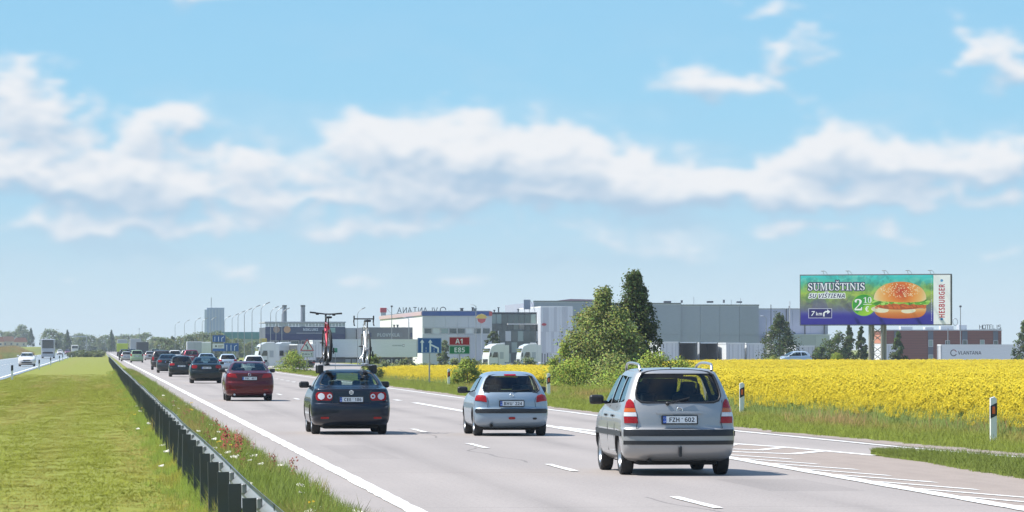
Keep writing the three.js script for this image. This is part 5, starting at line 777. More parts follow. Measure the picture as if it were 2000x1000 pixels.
  for (let i = 0; i < 5; i++) { const a = i * y0 / 5, b = (i + 1) * y0 / 5, s = i % 2 ? 1 : -1; part('brace', rod([-0.52 * s, a, -0.3], [0.52 * s, b, -0.3], 0.035), steel, o); part('brace', rod([-0.52, b, -0.3], [0.52, b, -0.3], 0.03), steel, o); part('brace', rod([0.52 * s, a, -1.2], [-0.52 * s, b, -1.2], 0.035), steel, o); }
}

// ---------- buildings behind the field ----------
const wallTex = tex(512, 512, (u, v, i, j) => 0.9 + 0.12 * pnoise(u * 12, v * 40, 40) * 0.6 + 0.06 * pnoise(u * 90, v * 90, 90) + 0.02 * (PERM[(PERM[i & 255] + j) & 255] / 255));
const wallOf = (c, rough = 0.75) => std(c, rough, { map: wallTex });
const B = { white: wallOf([0.74, 0.73, 0.7]), pale: wallOf([0.52, 0.54, 0.57]), grey: wallOf([0.345, 0.365, 0.475]), grey2: wallOf([0.315, 0.335, 0.435]), mid: wallOf([0.44, 0.46, 0.49]), slate: wallOf([0.1, 0.115, 0.145]), navy: wallOf([0.025, 0.04, 0.12]), blue: wallOf([0.03, 0.09, 0.3]), red: wallOf([0.5, 0.09, 0.09]), brick: wallOf([0.2, 0.075, 0.055], 0.9), roof: std([0.16, 0.17, 0.18], 0.9), cap: wallOf([0.36, 0.42, 0.42]), teal: wallOf([0.06, 0.22, 0.25]), tile: wallOf([0.45, 0.13, 0.08]), frame: std([0.5, 0.51, 0.52], 0.5), dark: std([0.05, 0.055, 0.065], 0.5), orange: wallOf([0.6, 0.26, 0.16]) };
const glz = phys([0.03, 0.055, 0.055], 0.08, { clearcoat: 1, clearcoatRoughness: 0.03 }), glzLight = phys([0.2, 0.28, 0.26], 0.12, { clearcoat: 1 }), blind = std([0.55, 0.58, 0.57], 0.8);
// wall of separate cladding panels on the plane z = zf, facing the road
function cladding(o, x0, x1, y0, y1, zf, n, rows, mats, gap = 0.03, th = 0.12, name = 'wall_panel') { const w = (x1 - x0) / n; for (let i = 0; i < n; i++) { let y = y0; rows.forEach((h, j) => { const m = mats[(i * 7 + j * 3 + (i * i) % 5) % mats.length], yy = y + h * (y1 - y0) / 2; part(name, box(w - gap, h * (y1 - y0) - gap, th, x0 + (i + 0.5) * w, yy, zf), m, o); y += h * (y1 - y0); }); } }
function windowAt(o, x, y, w, h, zf, mat = glz) { const p = part('window', new THREE.PlaneGeometry(w, h), mat, o); p.position.set(x, y, zf + 0.02); part('window_frame', [box(w + 0.12, 0.08, 0.1, 0, h / 2 + 0.02, 0), box(w + 0.12, 0.08, 0.1, 0, -h / 2 - 0.02, 0), box(0.08, h - 0.02, 0.1, -w / 2 - 0.02, 0, 0), box(0.08, h - 0.02, 0.1, w / 2 + 0.02, 0, 0)], B.frame, p); return p; }
function label3(o, name, w, h, x, y, z, draw, cw = 512) { const p = part(name, new THREE.PlaneGeometry(w, h), std(0xffffff, 0.6, { map: canvasTex(cw, Math.round(cw * h / w), draw) }), o); p.position.set(x, y, z); return p; }
{ // white office building with blue stripe
  const o = thing('office_building', 'white flat-roofed office with a blue stripe along its top', 'building', [55.1, -0.95, -760]), W = 11.9, H = 9.1, D = 115;
  part('wall', box(W, H, D, W / 2, H / 2, -D / 2 - 0.15), B.white, o);
  cladding(o, 0, W, 6.3, 8.35, -0.08, 6, [1], [B.pale]); cladding(o, 0, W, 0, 5.2, -0.08, 6, [1], [B.pale, B.mid]);
  part('blue_stripe', box(W + 0.16, 0.75, 0.24, W / 2, 8.73, -0.02), B.blue, o); part('red_end', box(0.55, 0.74, 0.26, W - 0.2, 8.73, 0.0), B.red, o); part('side_stripe', box(0.2, 0.62, D, -0.1, 8.75, -D / 2 - 0.3), std([0.5, 0.36, 0.35], 0.7), o);
  for (let i = 0; i < 8; i++) windowAt(o, 0.95 + i * 1.43, 5.75, 1.24, 0.9, -0.05, [glz, blind, glzLight, glz, glz, blind, glz, glz][i]);
  part('roof', box(W - 0.2, 0.12, D - 0.5, W / 2, H + 0.06, -D / 2 - 0.3), B.roof, o);
  for (const [x, w, h] of [[7.4, 0.5, 0.45], [9.3, 0.35, 0.6], [9.75, 0.4, 0.4]]) part('roof_vent', [rbox(w, h, w, x, H + 0.12 + h / 2, -8, 0.05), rbox(w * 1.4, 0.1, w * 1.4, x, H + 0.15 + h, -8, 0.03)], B.dark, o);
  const s = thing('roof_letters', 'black rooftop letters seen from behind on the striped office', 'sign', [59.4, H - 0.85, -825]); // reads backwards from the road
  const lm = std([0.05, 0.06, 0.07], 0.5), strokes = { V: [[0, 1, 0.35, 0], [0.35, 0, 0.7, 1]], L: [[0, 1, 0, 0], [0, 0, 0.55, 0]], A: [[0, 0, 0.35, 1], [0.35, 1, 0.7, 0], [0.14, 0.36, 0.56, 0.36]], N: [[0, 0, 0, 1], [0, 1, 0.62, 0], [0.62, 0, 0.62, 1]], T: [[0, 1, 0.66, 1], [0.33, 1, 0.33, 0]] };
  let x = 3.2; for (const ch of 'VLANTANA') { const l = strokes[ch].map(([a, b, c, d]) => rod([x - a, b * 1.05 + 0.12, 0], [x - c, d * 1.05 + 0.12, 0], 0.07, 0.07, 5)); part('letter', l, lm, s); x -= 0.96; }
  part('ring_logo', new THREE.TorusGeometry(0.52, 0.08, 8, 20, 5).translate(4.25, 0.7, 0), lm, s); part('support_rail', [box(9.2, 0.08, 0.08, 0.2, 0.06, 0)], lm, s);
  const r = thing('roof_box_sign', 'red box sign on a grey stand above the white office wall', 'sign', [52.35, 7.9, -822]); part('stand', box(0.9, 0.55, 0.9, 0, 0.28, 0), B.mid, r); part('red_box', rbox(1.15, 0.85, 1.0, 0, 0.98, 0, 0.03), std([0.5, 0.05, 0.07], 0.5), r); part('brace', rod([0.6, 1.3, 0], [1.7, 0.1, 0], 0.03), galv, r);
}
{ // glazed front
  const o = thing('glass_building', 'dark green glazed entrance building between the office and the pale panels', 'building', [67.85, -1.0, -772]), W = 9.0;
  part('wall', box(W, 8.9, 30, W / 2, 4.45, -15.4), B.dark, o); part('roof', box(W, 0.15, 30, W / 2, 9.05, -15.3), B.roof, o);
  for (let i = 0; i < 9; i++) for (let j = 0; j < 5; j++) { const m = [glz, glz, glzLight, glz, glz, glz, glzLight][(i * 3 + j * 5) % 7]; const p = part('pane', box(0.9, 1.62, 0.06, 0.5 + i, 0.95 + j * 1.75, -0.25), (i === 6 && j === 2) || (i === 8 && j === 2) || (i === 5 && j === 3) ? blind : m, o); }
  for (let i = 0; i <= 9; i++) part('mullion', box(0.09, 8.8, 0.12, i, 4.4, -0.22), B.dark, o);
  part('white_edge', [box(0.25, 4.4, 0.4, 0.1, 6.7, 0)], B.white, o); part('canopy', box(6.6, 0.16, 1.6, 6.2, 7.05, 0.7), B.white, o);
  part('lower_front', box(7.8, 6.1, 0.3, 5.2, 3.05, 0.9), std([0.05, 0.075, 0.075], 0.12), o);
  for (let i = 0; i < 7; i++) for (let j = 0; j < 3; j++) part('pane', box(0.98, 1.75, 0.06, 1.9 + i * 1.08, 1.05 + j * 1.95, 1.1), [glz, glz, glzLight, blind, glz][(i * 2 + j * 3) % 5], o);
  part('lit_post', box(0.22, 5.9, 0.3, 1.25, 2.95, 1.15), B.white, o); for (const [x, h] of [[1.0, 0.35], [1.75, 0.8], [5.2, 0.5]]) part('roof_vent', [rod([x, 9.1, -4], [x, 9.1 + h, -4], 0.11), rbox(0.4, 0.14, 0.4, x, 9.15 + h, -4, 0.04)], B.dark, o);
  const s = thing('roof_box_sign', 'grey box sign braced on the glazed building roof', 'sign', [74.6, 8.1, -776]); part('panel', rbox(1.15, 1.7, 0.5, 0, 1.4, 0, 0.03), std([0.18, 0.22, 0.28], 0.5), s); part('stand', [rod([-0.4, 0, 0], [-0.4, 0.6, 0], 0.05), rod([0.4, 0, 0], [0.4, 0.6, 0], 0.05), rod([0.6, 2.1, 0], [1.5, 0, 0], 0.03)], galv, s);
}
{ // pale panel building with slits
  const o = thing('panel_building', 'white and grey striped panel building with dark vertical slits', 'building', [75.9, -1.1, -765]), W = 5.6;
  part('wall', box(W - 0.1, 10.0, 40, W / 2, 5.0, -20.2), B.pale, o); part('roof', box(W - 0.1, 0.2, 40, W / 2, 10.1, -20.2), B.white, o);
  const a = wallOf([0.66, 0.67, 0.69]), b = wallOf([0.54, 0.55, 0.58]); for (let i = 0; i < 12; i++) { const h = 10 + i * 0.015; let y = 0; [0.22, 0.36, 0.42].forEach((f, j) => { part('wall_panel', box(W / 12 - 0.02, f * h - 0.03, 0.12, (i + 0.5) * W / 12, y + f * h / 2, -0.1), (i * 5 + j * 2) % 7 < 3 ? b : a, o); y += f * h; }); }
  for (const [x, y, h] of [[0.25, 1.3, 1.6], [0.75, 1.1, 1.8], [1.2, 1.0, 2.2], [3.9, 2.6, 1.1], [4.25, 2.6, 1.1], [4.6, 2.7, 1.0], [4.95, 2.7, 1.0], [5.3, 2.8, 1.0], [2.9, 3.7, 0.55]]) part('window_slit', box(0.16, h, 0.06, x, y, 0.0), B.dark, o);
  part('red_logo', new THREE.CylinderGeometry(0.28, 0.28, 0.08, 18).rotateX(Math.PI / 2).scale(1.5, 0.8, 1).translate(0.6, 7.05, 0.05), std([0.45, 0.03, 0.04], 0.5), o);
}
{ // big grey warehouse
  const o = thing('warehouse', 'long grey windowless warehouse behind the trees', 'building', [83.0, -1.3, -850]), segs = [[0, 14.5, 12.0, 0, 3], [14.5, 28.4, 11.6, 0.5, 3], [28.4, 43.6, 11.3, 0, 4]];
  segs.forEach(([a, b, h, z, n], i) => { part('wall', box(b - a, h - 0.1, 60, (a + b) / 2, h / 2, -30.3 + z), [B.grey, B.grey2, B.grey][i], o); cladding(o, a, b, 0, h, z - 0.1, n, [0.5, 0.5], [B.grey, B.grey2, B.grey], 0.05); part('roof_edge', box(b - a + 0.1, 0.25, 0.5, (a + b) / 2, h + 0.13, z - 0.2), B.roof, o); });
  part('red_roof_edge', extr([[4.4, 12.25], [7.2, 12.6], [14.2, 12.45], [14.2, 12.3], [7.2, 12.25]], 0.4).translate(0, 0, -2), std([0.3, 0.16, 0.18], 0.7), o);
  for (const [x, w, h] of [[26.2, 1.4, 0.35], [29.0, 0.3, 0.5], [34.5, 1.2, 0.35], [37.2, 0.25, 0.6], [40.2, 1.0, 0.3], [13.0, 0.9, 0.4]]) part('roof_unit', rbox(w, h, 1, x, 11.9 + h / 2, -3, 0.04), B.dark, o);
  for (const [x, h] of [[31.5, 1.5], [40.6, 1.3], [38.8, 1.0]]) part('aerial', rod([x, 11.4, -4], [x, 11.5 + h, -4], 0.04), galv, o);
  const p = thing('warehouse', 'lower grey warehouse wing right of the long one', 'building', [126.3, -1.3, -900]); part('wall', box(22, 11, 40, 11, 5.5, -20.2), B.grey2, p); cladding(p, 0, 22, 0, 11.05, -0.1, 6, [0.5, 0.5], [B.grey2, B.grey], 0.05); for (const x of [4.0, 13.4, 17.2, 21.2]) part('downpipe', rod([x, 5, 0.1], [x, 11.2, 0.1], 0.12), B.dark, p); part('roof_edge', box(22.1, 0.2, 0.4, 11, 11.15, -0.2), B.roof, p);
  const q = thing('loading_hall', 'low pale loading hall in front of the grey warehouse wing', 'building', [135.5, -1.3, -890]); part('wall', box(11.5, 5.7, 9.5, 5.75, 2.85, -5), B.mid, q); cladding(q, 0, 11.5, 0, 5.7, -0.1, 4, [1], [B.mid, B.pale], 0.05); part('roof', box(11.8, 0.2, 9.9, 5.75, 5.82, -5), B.white, q);
}
{ // navy shop
  const o = thing('shop_building', 'navy fronted shop with ribbed grey top and orange discs', 'building', [29.75, -0.8, -800]), W = 14.35;
  part('wall', box(W, 6.4, 30, W / 2, 3.2, -15.3), B.slate, o); part('fascia', box(W + 0.2, 0.2, 31, W / 2, 7.33, -15.2), B.mid, o); for (let i = 0; i < 24; i++) part('fascia_rib', box(W / 24 - 0.08, 0.66, 0.3, (i + 0.5) * W / 24, 6.88, -0.1), B.cap, o);
  part('upper_band', box(W, 1.32, 0.2, W / 2, 5.85, -0.05), std([0.045, 0.07, 0.13], 0.6), o); part('blue_band', box(W, 1.05, 0.2, W / 2, 4.66, -0.05), B.navy, o);
  for (const [x, k] of [[2.0, 0.6], [3.9, 0.62]]) part('orange_disc', new THREE.CylinderGeometry(k, k, 0.06, 20).rotateX(Math.PI / 2).translate(x, 6.0, 0.09), std(x < 3 ? [0.3, 0.22, 0.17] : [0.5, 0.3, 0.16], 0.7), o);
  part('green_patch', box(0.9, 0.85, 0.06, 12.1, 5.9, 0.09), std([0.25, 0.42, 0.38], 0.7), o);
  label3(o, 'shop_lettering', 3.0, 0.75, 8.1, 6.0, 0.11, (c, w, h) => { c.fillStyle = '#3c4a63'; c.fillRect(0, 0, w, h); c.fillStyle = '#c3ccd4'; c.font = 'bold 112px sans-serif'; c.textAlign = 'center'; c.fillText('NIKLUKS', w / 2, 104, 490); }); part('white_line', box(4.8, 0.09, 0.06, 8.0, 5.36, 0.09), B.mid, o);
  for (let i = 0; i < 7; i++) windowAt(o, 1.6 + i * 1.85, 3.45, 1.4, 1.0, -0.05, i % 3 ? glz : B.dark);
  part('grey_wing', box(1.9, 6.3, 6, W + 1.0, 3.15, -3.4), B.mid, o);
  const p = thing('car_wash', 'slate grey car wash building with pale lettering', 'building', [46.2, -0.8, -784]); part('wall', box(10.2, 6.3, 20, 5.1, 3.15, -10.2), B.slate, p); cladding(p, 0, 10.2, 0, 6.35, -0.1, 5, [1], [std([0.115, 0.13, 0.165], 0.6), std([0.105, 0.12, 0.155], 0.6)], 0.03);
  label3(p, 'car_wash_lettering', 5.0, 0.85, 4.6, 5.0, 0.02, (c, w, h) => { c.fillStyle = '#5f6675'; c.fillRect(0, 0, w, h); c.fillStyle = '#98a5b2'; c.font = 'bold 84px sans-serif'; c.textAlign = 'center'; c.fillText('PLOVYKLA', w / 2, 74, 490); });
  for (const x of [0.95, 9.2]) part('blue_logo_panel', box(1.35, 0.75, 0.06, x, 5.0, 0.03), B.navy, p); for (const x of [0.95, 9.2]) part('logo_mark', box(0.6, 0.14, 0.04, x, 4.95, 0.08), B.mid, p);
  for (const x of [0.6, 5.9, 6.5]) part('roof_vent', [rod([x, 6.3, -4], [x, 6.7, -4], 0.12), rbox(0.45, 0.15, 0.45, x, 6.75, -4, 0.04)], B.dark, p);
}
{ // far skyline
  const o = thing('tower_block', 'tall hazy blue tower block on the horizon', 'building', [66.2, 0, -2800]), face = wallOf([0.16, 0.26, 0.44], 0.5); part('wall', box(10.7, 27.0, 9, 6.8, 13.5, -5), face, o); part('wing', box(2.8, 25.8, 8, 1.25, 12.9, -5), wallOf([0.34, 0.42, 0.52]), o); part('mast', rod([4.1, 26, -4], [4.1, 33.5, -4], 0.22), galv, o); for (let i = 0; i < 5; i++) part('pier', box(0.55, 26.2, 0.25, 2.8 + i * 2.0, 13.1, -0.4), wallOf([0.3, 0.37, 0.48]), o);
  for (const [x, i] of [[62.2, 0], [68.4, 1]]) { const c = thing('chimney', i ? 'right of two tall factory chimneys behind the navy shop' : 'left of two tall factory chimneys behind the navy shop', 'chimney', [x, -0.5, -1500]); part('stack', rod([0, 0, 0], [0, 16.6, 0], 0.95, 0.72, 16), wallOf([0.16, 0.18, 0.26]), c); part('rim', rod([0, 16.2, 0], [0, 16.8, 0], 0.8, 0.8, 16), B.dark, c); }
  const t = thing('depot_building', 'long low depot with a teal roof band behind the lamps', 'building', [35.0, -1, -1300]); part('wall', box(13.6, 5.6, 30, 6.8, 2.8, -15.3), wallOf([0.3, 0.36, 0.34]), t); part('teal_band', box(13.8, 1.9, 0.4, 6.8, 6.45, -0.1), B.teal, t); part('roof', box(13.8, 0.15, 30, 6.8, 7.45, -15.3), B.teal, t); for (let i = 0; i < 4; i++) windowAt(t, 2 + i * 3.2, 3.4, 1.6, 1.1, 0.05);
  const hs = [[-48.5, 2150, 6.5, 5.0, B.tile, 'house with a pale red roof at the left edge of the horizon'], [-43.5, 2160, 6, 5.2, B.orange, 'orange roofed house left of the big hazy tree'], [-37.2, 2140, 6, 4.6, B.tile, 'red roofed house below the big hazy tree'], [-46.5, 1900, 4.5, 3.0, B.red, 'low red roofed shed in the left field']];
  for (const [x, d, w, h, m, lab] of hs) { const g = gy(x, d), k = thing('house', lab, 'house', [x, g - 0.1, -d]); part('wall', box(w, h * 0.55, 7, 0, h * 0.275, -3.5), wallOf([0.6, 0.5, 0.4]), k); part('roof', extr([[-w / 2 - 0.3, h * 0.55], [w / 2 + 0.3, h * 0.55], [w / 2 - 0.6, h], [-w / 2 + 0.6, h]], 7.6).translate(0, 0, -7.3), m, k); for (const xx of [-w / 4, w / 4]) windowAt(k, xx, h * 0.3, 0.9, 1.0, 0.02); }
  const fb = [[-1.6, 2300, 6, 5, 'pale hazy building at the end of the oncoming carriageway', B.white], [9.8, 2250, 8, 6.2, 'blue-grey hazy building right of the far lorries', B.slate], [2.4, 2350, 6, 4.4, 'grey hazy building just right of the vanishing point', B.mid]]; for (const [x, d, w, h, lab, m] of fb) { const k = thing('far_building', lab, 'building', [x, 0, -d]); part('wall', box(w, h, 8, 0, h / 2, -4), m, k); part('roof', box(w + 0.3, 0.3, 8.3, 0, h + 0.15, -4), B.roof, k); for (const xx of [-w / 4, w / 4]) windowAt(k, xx, h * 0.55, 1, 1.2, 0.02); }
  const gn = thing('road_gantry', 'white sign gantry over the far end of the oncoming carriageway', 'gantry', [-9.5, 0, -1850]); for (const x of [-4.5, 4.5]) part('post', rod([x, 0, 0], [x, 6.6, 0], 0.2), galv, gn); part('beam', box(9.4, 0.6, 0.5, 0, 6.6, 0), B.mid, gn);
}
{ // red brick hotel
  const o = thing('brick_hotel', 'dark red brick hotel with rooftop letters, right of the billboard mast', 'building', [142.6, -1.35, -800]), W = 21.2;
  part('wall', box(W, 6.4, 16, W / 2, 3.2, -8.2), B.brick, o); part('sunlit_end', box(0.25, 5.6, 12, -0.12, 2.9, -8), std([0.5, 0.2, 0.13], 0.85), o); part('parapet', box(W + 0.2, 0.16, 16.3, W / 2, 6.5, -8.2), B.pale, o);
  for (const [x, wide] of [[1.9, 1.0], [8.1, 0.95], [14.4, 1.0], [20.1, 0.9]]) part('dark_bay', box(wide, 6.3, 0.12, x, 3.15, -0.12), B.slate, o);
  for (const [x, y] of [[1.9, 4.0], [8.1, 4.1], [8.1, 1.4], [11.2, 4.0], [14.4, 4.1], [17.6, 4.1], [20.1, 4.0]]) windowAt(o, x, y, 0.75, 1.15, -0.03, x === 17.6 || x === 8.1 ? glzLight : glz);
  for (let i = 0; i < 13; i++) part('brick_course', box(W, 0.07, 0.04, W / 2, 0.4 + i * 0.46, -0.19), std([0.13, 0.06, 0.05], 0.95), o);
  for (const [x, w, h] of [[4.4, 2.2, 0.6], [8.6, 1.6, 0.5], [11.9, 2.4, 0.7], [14.8, 1.5, 0.9]]) part('roof_unit', [rbox(w, h, 2, x, 6.58 + h / 2, -5, 0.06)], [B.mid, B.dark, B.pale][Math.round(w) % 3], o); part('roof_ring', new THREE.TorusGeometry(0.45, 0.05, 6, 18).scale(1, 1.4, 1).translate(13.6, 8.0, -5), galv, o);
  const s = thing('roof_letters', 'dark rooftop letters at the right end of the brick hotel', 'sign', [159.9, 5.25, -801]), lm = std([0.06, 0.065, 0.07], 0.5), K = { H: [[0, 0, 0, 1], [0.5, 0, 0.5, 1], [0, 0.5, 0.5, 0.5]], O: [[0, 0.1, 0, 0.9], [0.5, 0.1, 0.5, 0.9], [0, 0.95, 0.5, 0.95], [0, 0.05, 0.5, 0.05]], T: [[0, 1, 0.5, 1], [0.25, 0, 0.25, 1]], E: [[0, 0, 0, 1], [0, 1, 0.45, 1], [0, 0.5, 0.4, 0.5], [0, 0, 0.45, 0]], L: [[0, 0, 0, 1], [0, 0, 0.45, 0]], I: [[0.15, 0, 0.15, 1]], S: [[0, 0.05, 0.45, 0.05], [0.45, 0.05, 0.45, 0.5], [0.45, 0.5, 0, 0.55], [0, 0.55, 0, 0.95], [0, 0.95, 0.45, 0.95]] };
  let x = 0; for (const ch of 'HOTELIS') { part('letter', K[ch].map(([a, b, c, d]) => rod([x + a, b * 0.75 + 0.1, 0], [x + c, d * 0.75 + 0.1, 0], 0.06, 0.06, 4)), lm, s); x += ch === 'I' ? 0.38 : 0.62; } part('support_rail', box(4.1, 0.06, 0.06, 2, 0.05, 0), lm, s);
}
// flagpoles and tall lamps round the yard
{
  const g = 'thin poles round the lorry yard', pole = (lab, x, d, top, head, col) => { const o = thing('yard_pole', lab, 'pole', [x, -1.3, -d], 0, g); part('pole', rod([0, 0, 0], [0, top + 1.3, 0], 0.09, 0.06), col ?? galv, o); if (head === 'ball') part('lamp', rbox(0.34, 0.3, 0.34, 0, top + 1.35, 0, 0.1), B.dark, o); if (head === 'arm') { part('arm', tube([[0, top + 1.25, 0], [-0.2, top + 1.42, 0], [-0.5, top + 1.5, 0]], 0.04, 10, 5), galv, o); part('lamp', rbox(0.5, 0.09, 0.2, -0.65, top + 1.52, 0, 0.04), M.clear, o); } return o; };
  pole('left of three dark poles at the right warehouse', 98.6, 650, 8.3, '', B.dark); pole('white flagpole between the dark poles at the right warehouse', 99.85, 640, 8.7, '', B.pale); pole('right of the dark poles, beside the billboard', 101.3, 650, 8.1, '', B.dark); pole('curved lamp before the right warehouse wing', 97.9, 650, 6.4, 'arm');
  pole('tall floodlight pole above the brick hotel', 126.9, 650, 8.0, 'ball'); pole('thin pole in front of the brick hotel', 115.4, 600, 4.6, ''); pole('lamp pole before the glazed building', 76.2, 700, 7.6, ''); pole('floodlight pole over the left end of the striped office', 45.9, 700, 8.4, 'ball'); pole('lamp pole before the striped office', 48.6, 700, 6.5, 'arm'); pole('tall lamp pole right of the striped office', 59.2, 700, 8.5, 'arm'); pole('thin mast far ahead beside the lorries', 13.5, 1500, 8.2, 'ball');
  const s = thing('disc_sign', 'yellow and red round sign on a pole before the striped office', 'sign', [60.1, -1.2, -700]); part('pole', rod([0, 0, 0], [0, 7.5, 0], 0.1), B.pale, s); part('yellow_top', extr([[-0.85, 0.1], [-0.6, 0.5], [0, 0.72], [0.6, 0.5], [0.85, 0.1], [0.3, 0.0], [-0.3, 0]], 0.2, 0.03).translate(0, 7.75, -0.1), std([0.75, 0.52, 0.12], 0.5), s); part('red_bottom', extr([[-0.65, 0], [0.65, 0], [0.5, -0.45], [0, -0.7], [-0.5, -0.45]], 0.2, 0.03).translate(0, 7.7, -0.1), std([0.55, 0.08, 0.08], 0.5), s);
}
// ---------- lorries ----------
const L0 = { box: wallOf([0.72, 0.73, 0.72], 0.5), grey: wallOf([0.4, 0.42, 0.44], 0.6), dark: std([0.06, 0.065, 0.07], 0.7), door: wallOf([0.62, 0.63, 0.64], 0.5) };
function lorryWheels(o, xs, zs, r = 0.5) { for (const x of xs) for (const z of zs) { const w = part('wheel', new THREE.CylinderGeometry(r, r, 0.32, 22).rotateZ(Math.PI / 2), M.rubber, o); w.position.set(x, r, z); part('rim', new THREE.CylinderGeometry(r * 0.55, r * 0.5, 0.34, 16).rotateZ(Math.PI / 2), M.alloy, w); } }
// body along local z (rear at +z), standing on its wheels
function trailer(label, [x, y, z], turn, len, { H = 3.95, mat = L0.box, text, textAt = 0, group, open = false, dim = 1 } = {}) {
  const o = thing('semi_trailer', label, 'trailer', [x, y, z], turn, group), h = H - 1.1;
  if (open) { part('side_wall', box(0.06, h, len, -1.24, 1.1 + h / 2, 0), mat, o); part('side_wall', box(0.06, h, len, 1.24, 1.1 + h / 2, 0), mat, o); part('roof', box(2.54, 0.06, len, 0, H, 0), mat, o); part('front_wall', box(2.42, h, 0.06, 0, 1.1 + h / 2, -len / 2 + 0.05), mat, o); part('floor', box(2.5, 0.12, len, 0, 1.1, 0), L0.dark, o); }
  else { part('box_body', rbox(2.5, h, len, 0, 1.1 + h / 2, 0, 0.05), mat, o); for (const k of [-1, 1]) { const d = part('rear_door', rbox(1.2, h - 0.15, 0.05, k * 0.61, 1.1 + h / 2, len / 2 + 0.02, 0.015, 1), L0.door, o); for (const q of [-0.25, 0.25]) part('lock_rod', rod([k * 0.61 + q, 1.3, len / 2 + 0.07], [k * 0.61 + q, H - 0.2, len / 2 + 0.07], 0.02), galv, d); } }
  part('roof_edge', [box(2.56, 0.16, 0.08, 0, H - 0.05, len / 2 + 0.06), box(0.07, 0.16, len, 1.27, H - 0.05, 0), box(0.07, 0.16, len, -1.27, H - 0.05, 0)], L0.box, o);
  part('door_post', [box(0.1, h, 0.1, -1.22, 1.1 + h / 2, len / 2 + 0.08), box(0.1, h, 0.1, 1.22, 1.1 + h / 2, len / 2 + 0.08)], open ? L0.dark : L0.grey, o);
  part('chassis', [box(1.0, 0.25, len * 0.9, 0, 0.9, 0), box(2.3, 0.16, 0.12, 0, 0.6, len / 2 - 0.3)], L0.dark, o); for (const k of [-1, 1]) part('tail_light', rbox(0.4, 0.14, 0.05, k * 0.95, 0.85, len / 2 + 0.02, 0.02), M.red, o);
  part('landing_gear', [box(0.12, 0.9, 0.12, -0.8, 0.55, -len * 0.24), box(0.12, 0.9, 0.12, 0.8, 0.55, -len * 0.24)], L0.dark, o); lorryWheels(o, [-1.05, 1.05], [len / 2 - 1.8, len / 2 - 3.1, len / 2 - 4.4]);
  if (text) for (const k of [-1, 1]) { const p = part('side_lettering', new THREE.PlaneGeometry(text.w, text.h), std(0xffffff, 0.5, { map: canvasTex(512, Math.round(512 * text.h / text.w), text.draw) }), o); p.position.set(k * 1.262, text.y, textAt); p.rotation.y = k * Math.PI / 2; }
  return o;
}
const ringText = (bg, fg, right) => (c, w, h) => { c.fillStyle = bg; c.fillRect(0, 0, w, h); const cx = right ? w - h * 0.5 : h * 0.5; c.lineWidth = h * 0.11; c.strokeStyle = fg; c.beginPath(); c.arc(cx, h / 2, h * 0.36, 0.4, 4.4); c.stroke(); c.strokeStyle = '#8a4a4a'; c.beginPath(); c.arc(cx, h / 2, h * 0.36, 4.4, 6.0); c.stroke(); c.fillStyle = fg; c.font = `bold ${Math.round(h * 0.56)}px sans-serif`; c.textAlign = right ? 'right' : 'left'; c.fillText('VLANTANA', right ? w - h * 1.05 : h * 1.05, h * 0.7, w - h * 1.1); };
trailer('long white trailer side-on behind the bicycles', [42.3, -0.62, -691], Math.PI / 2, 13.6, { H: 3.85, textAt: 3.7, text: { w: 2.6, h: 0.5, y: 2.9, draw: ringText('#dadbda', '#5c666a', true) } });
trailer('white trailer standing end-on behind the warning triangle', [33.9, -0.62, -688], 0, 12, { H: 3.7 });
trailer('dark trailer behind the white tractor unit on the left', [27.2, -0.9, -604], 0.15, 9, { H: 3.3, mat: L0.dark });
const pk = 'trailers parked in a row behind the rapeseed';
[[77.1, 600, 2.6, 0, 'first parked trailer from the left, beside the dark tree'], [79.6, 601, 0, 1, 'open-backed second trailer of the parked row'], [83.4, 606, 0, 1, 'wide open-backed third trailer of the parked row'], [86.3, 602, 0, 0, 'fourth trailer of the parked row with pale doors'], [89.6, 603, 0, 0, 'last trailer at the right end of the parked row']].forEach(([x, d, w, op, lab], i) => trailer(lab, [x, -1.2, -d - 6], [0, 0.03, -0.02, 0.02, -0.04][i], 12, { H: 3.95 - i * 0.05, open: !!op, group: pk, mat: op ? L0.grey : L0.box }));
trailer('small white trailer right of the dark garden tree', [91.0, -1.2, -575], 0, 10, { H: 3.4 }); trailer('pale trailer with a ring mark beside the billboard mast', [125.6, -1.3, -706], 0.05, 8, { H: 3.8 });
trailer('long white trailer with ring mark and lettering at the right edge', [119.6, -1.5, -590], -Math.PI / 2 + 0.02, 14.5, { H: 3.85, textAt: 3.25, text: { w: 5.9, h: 1.1, y: 2.75, draw: ringText('#dadbda', '#3c4046', false) } });
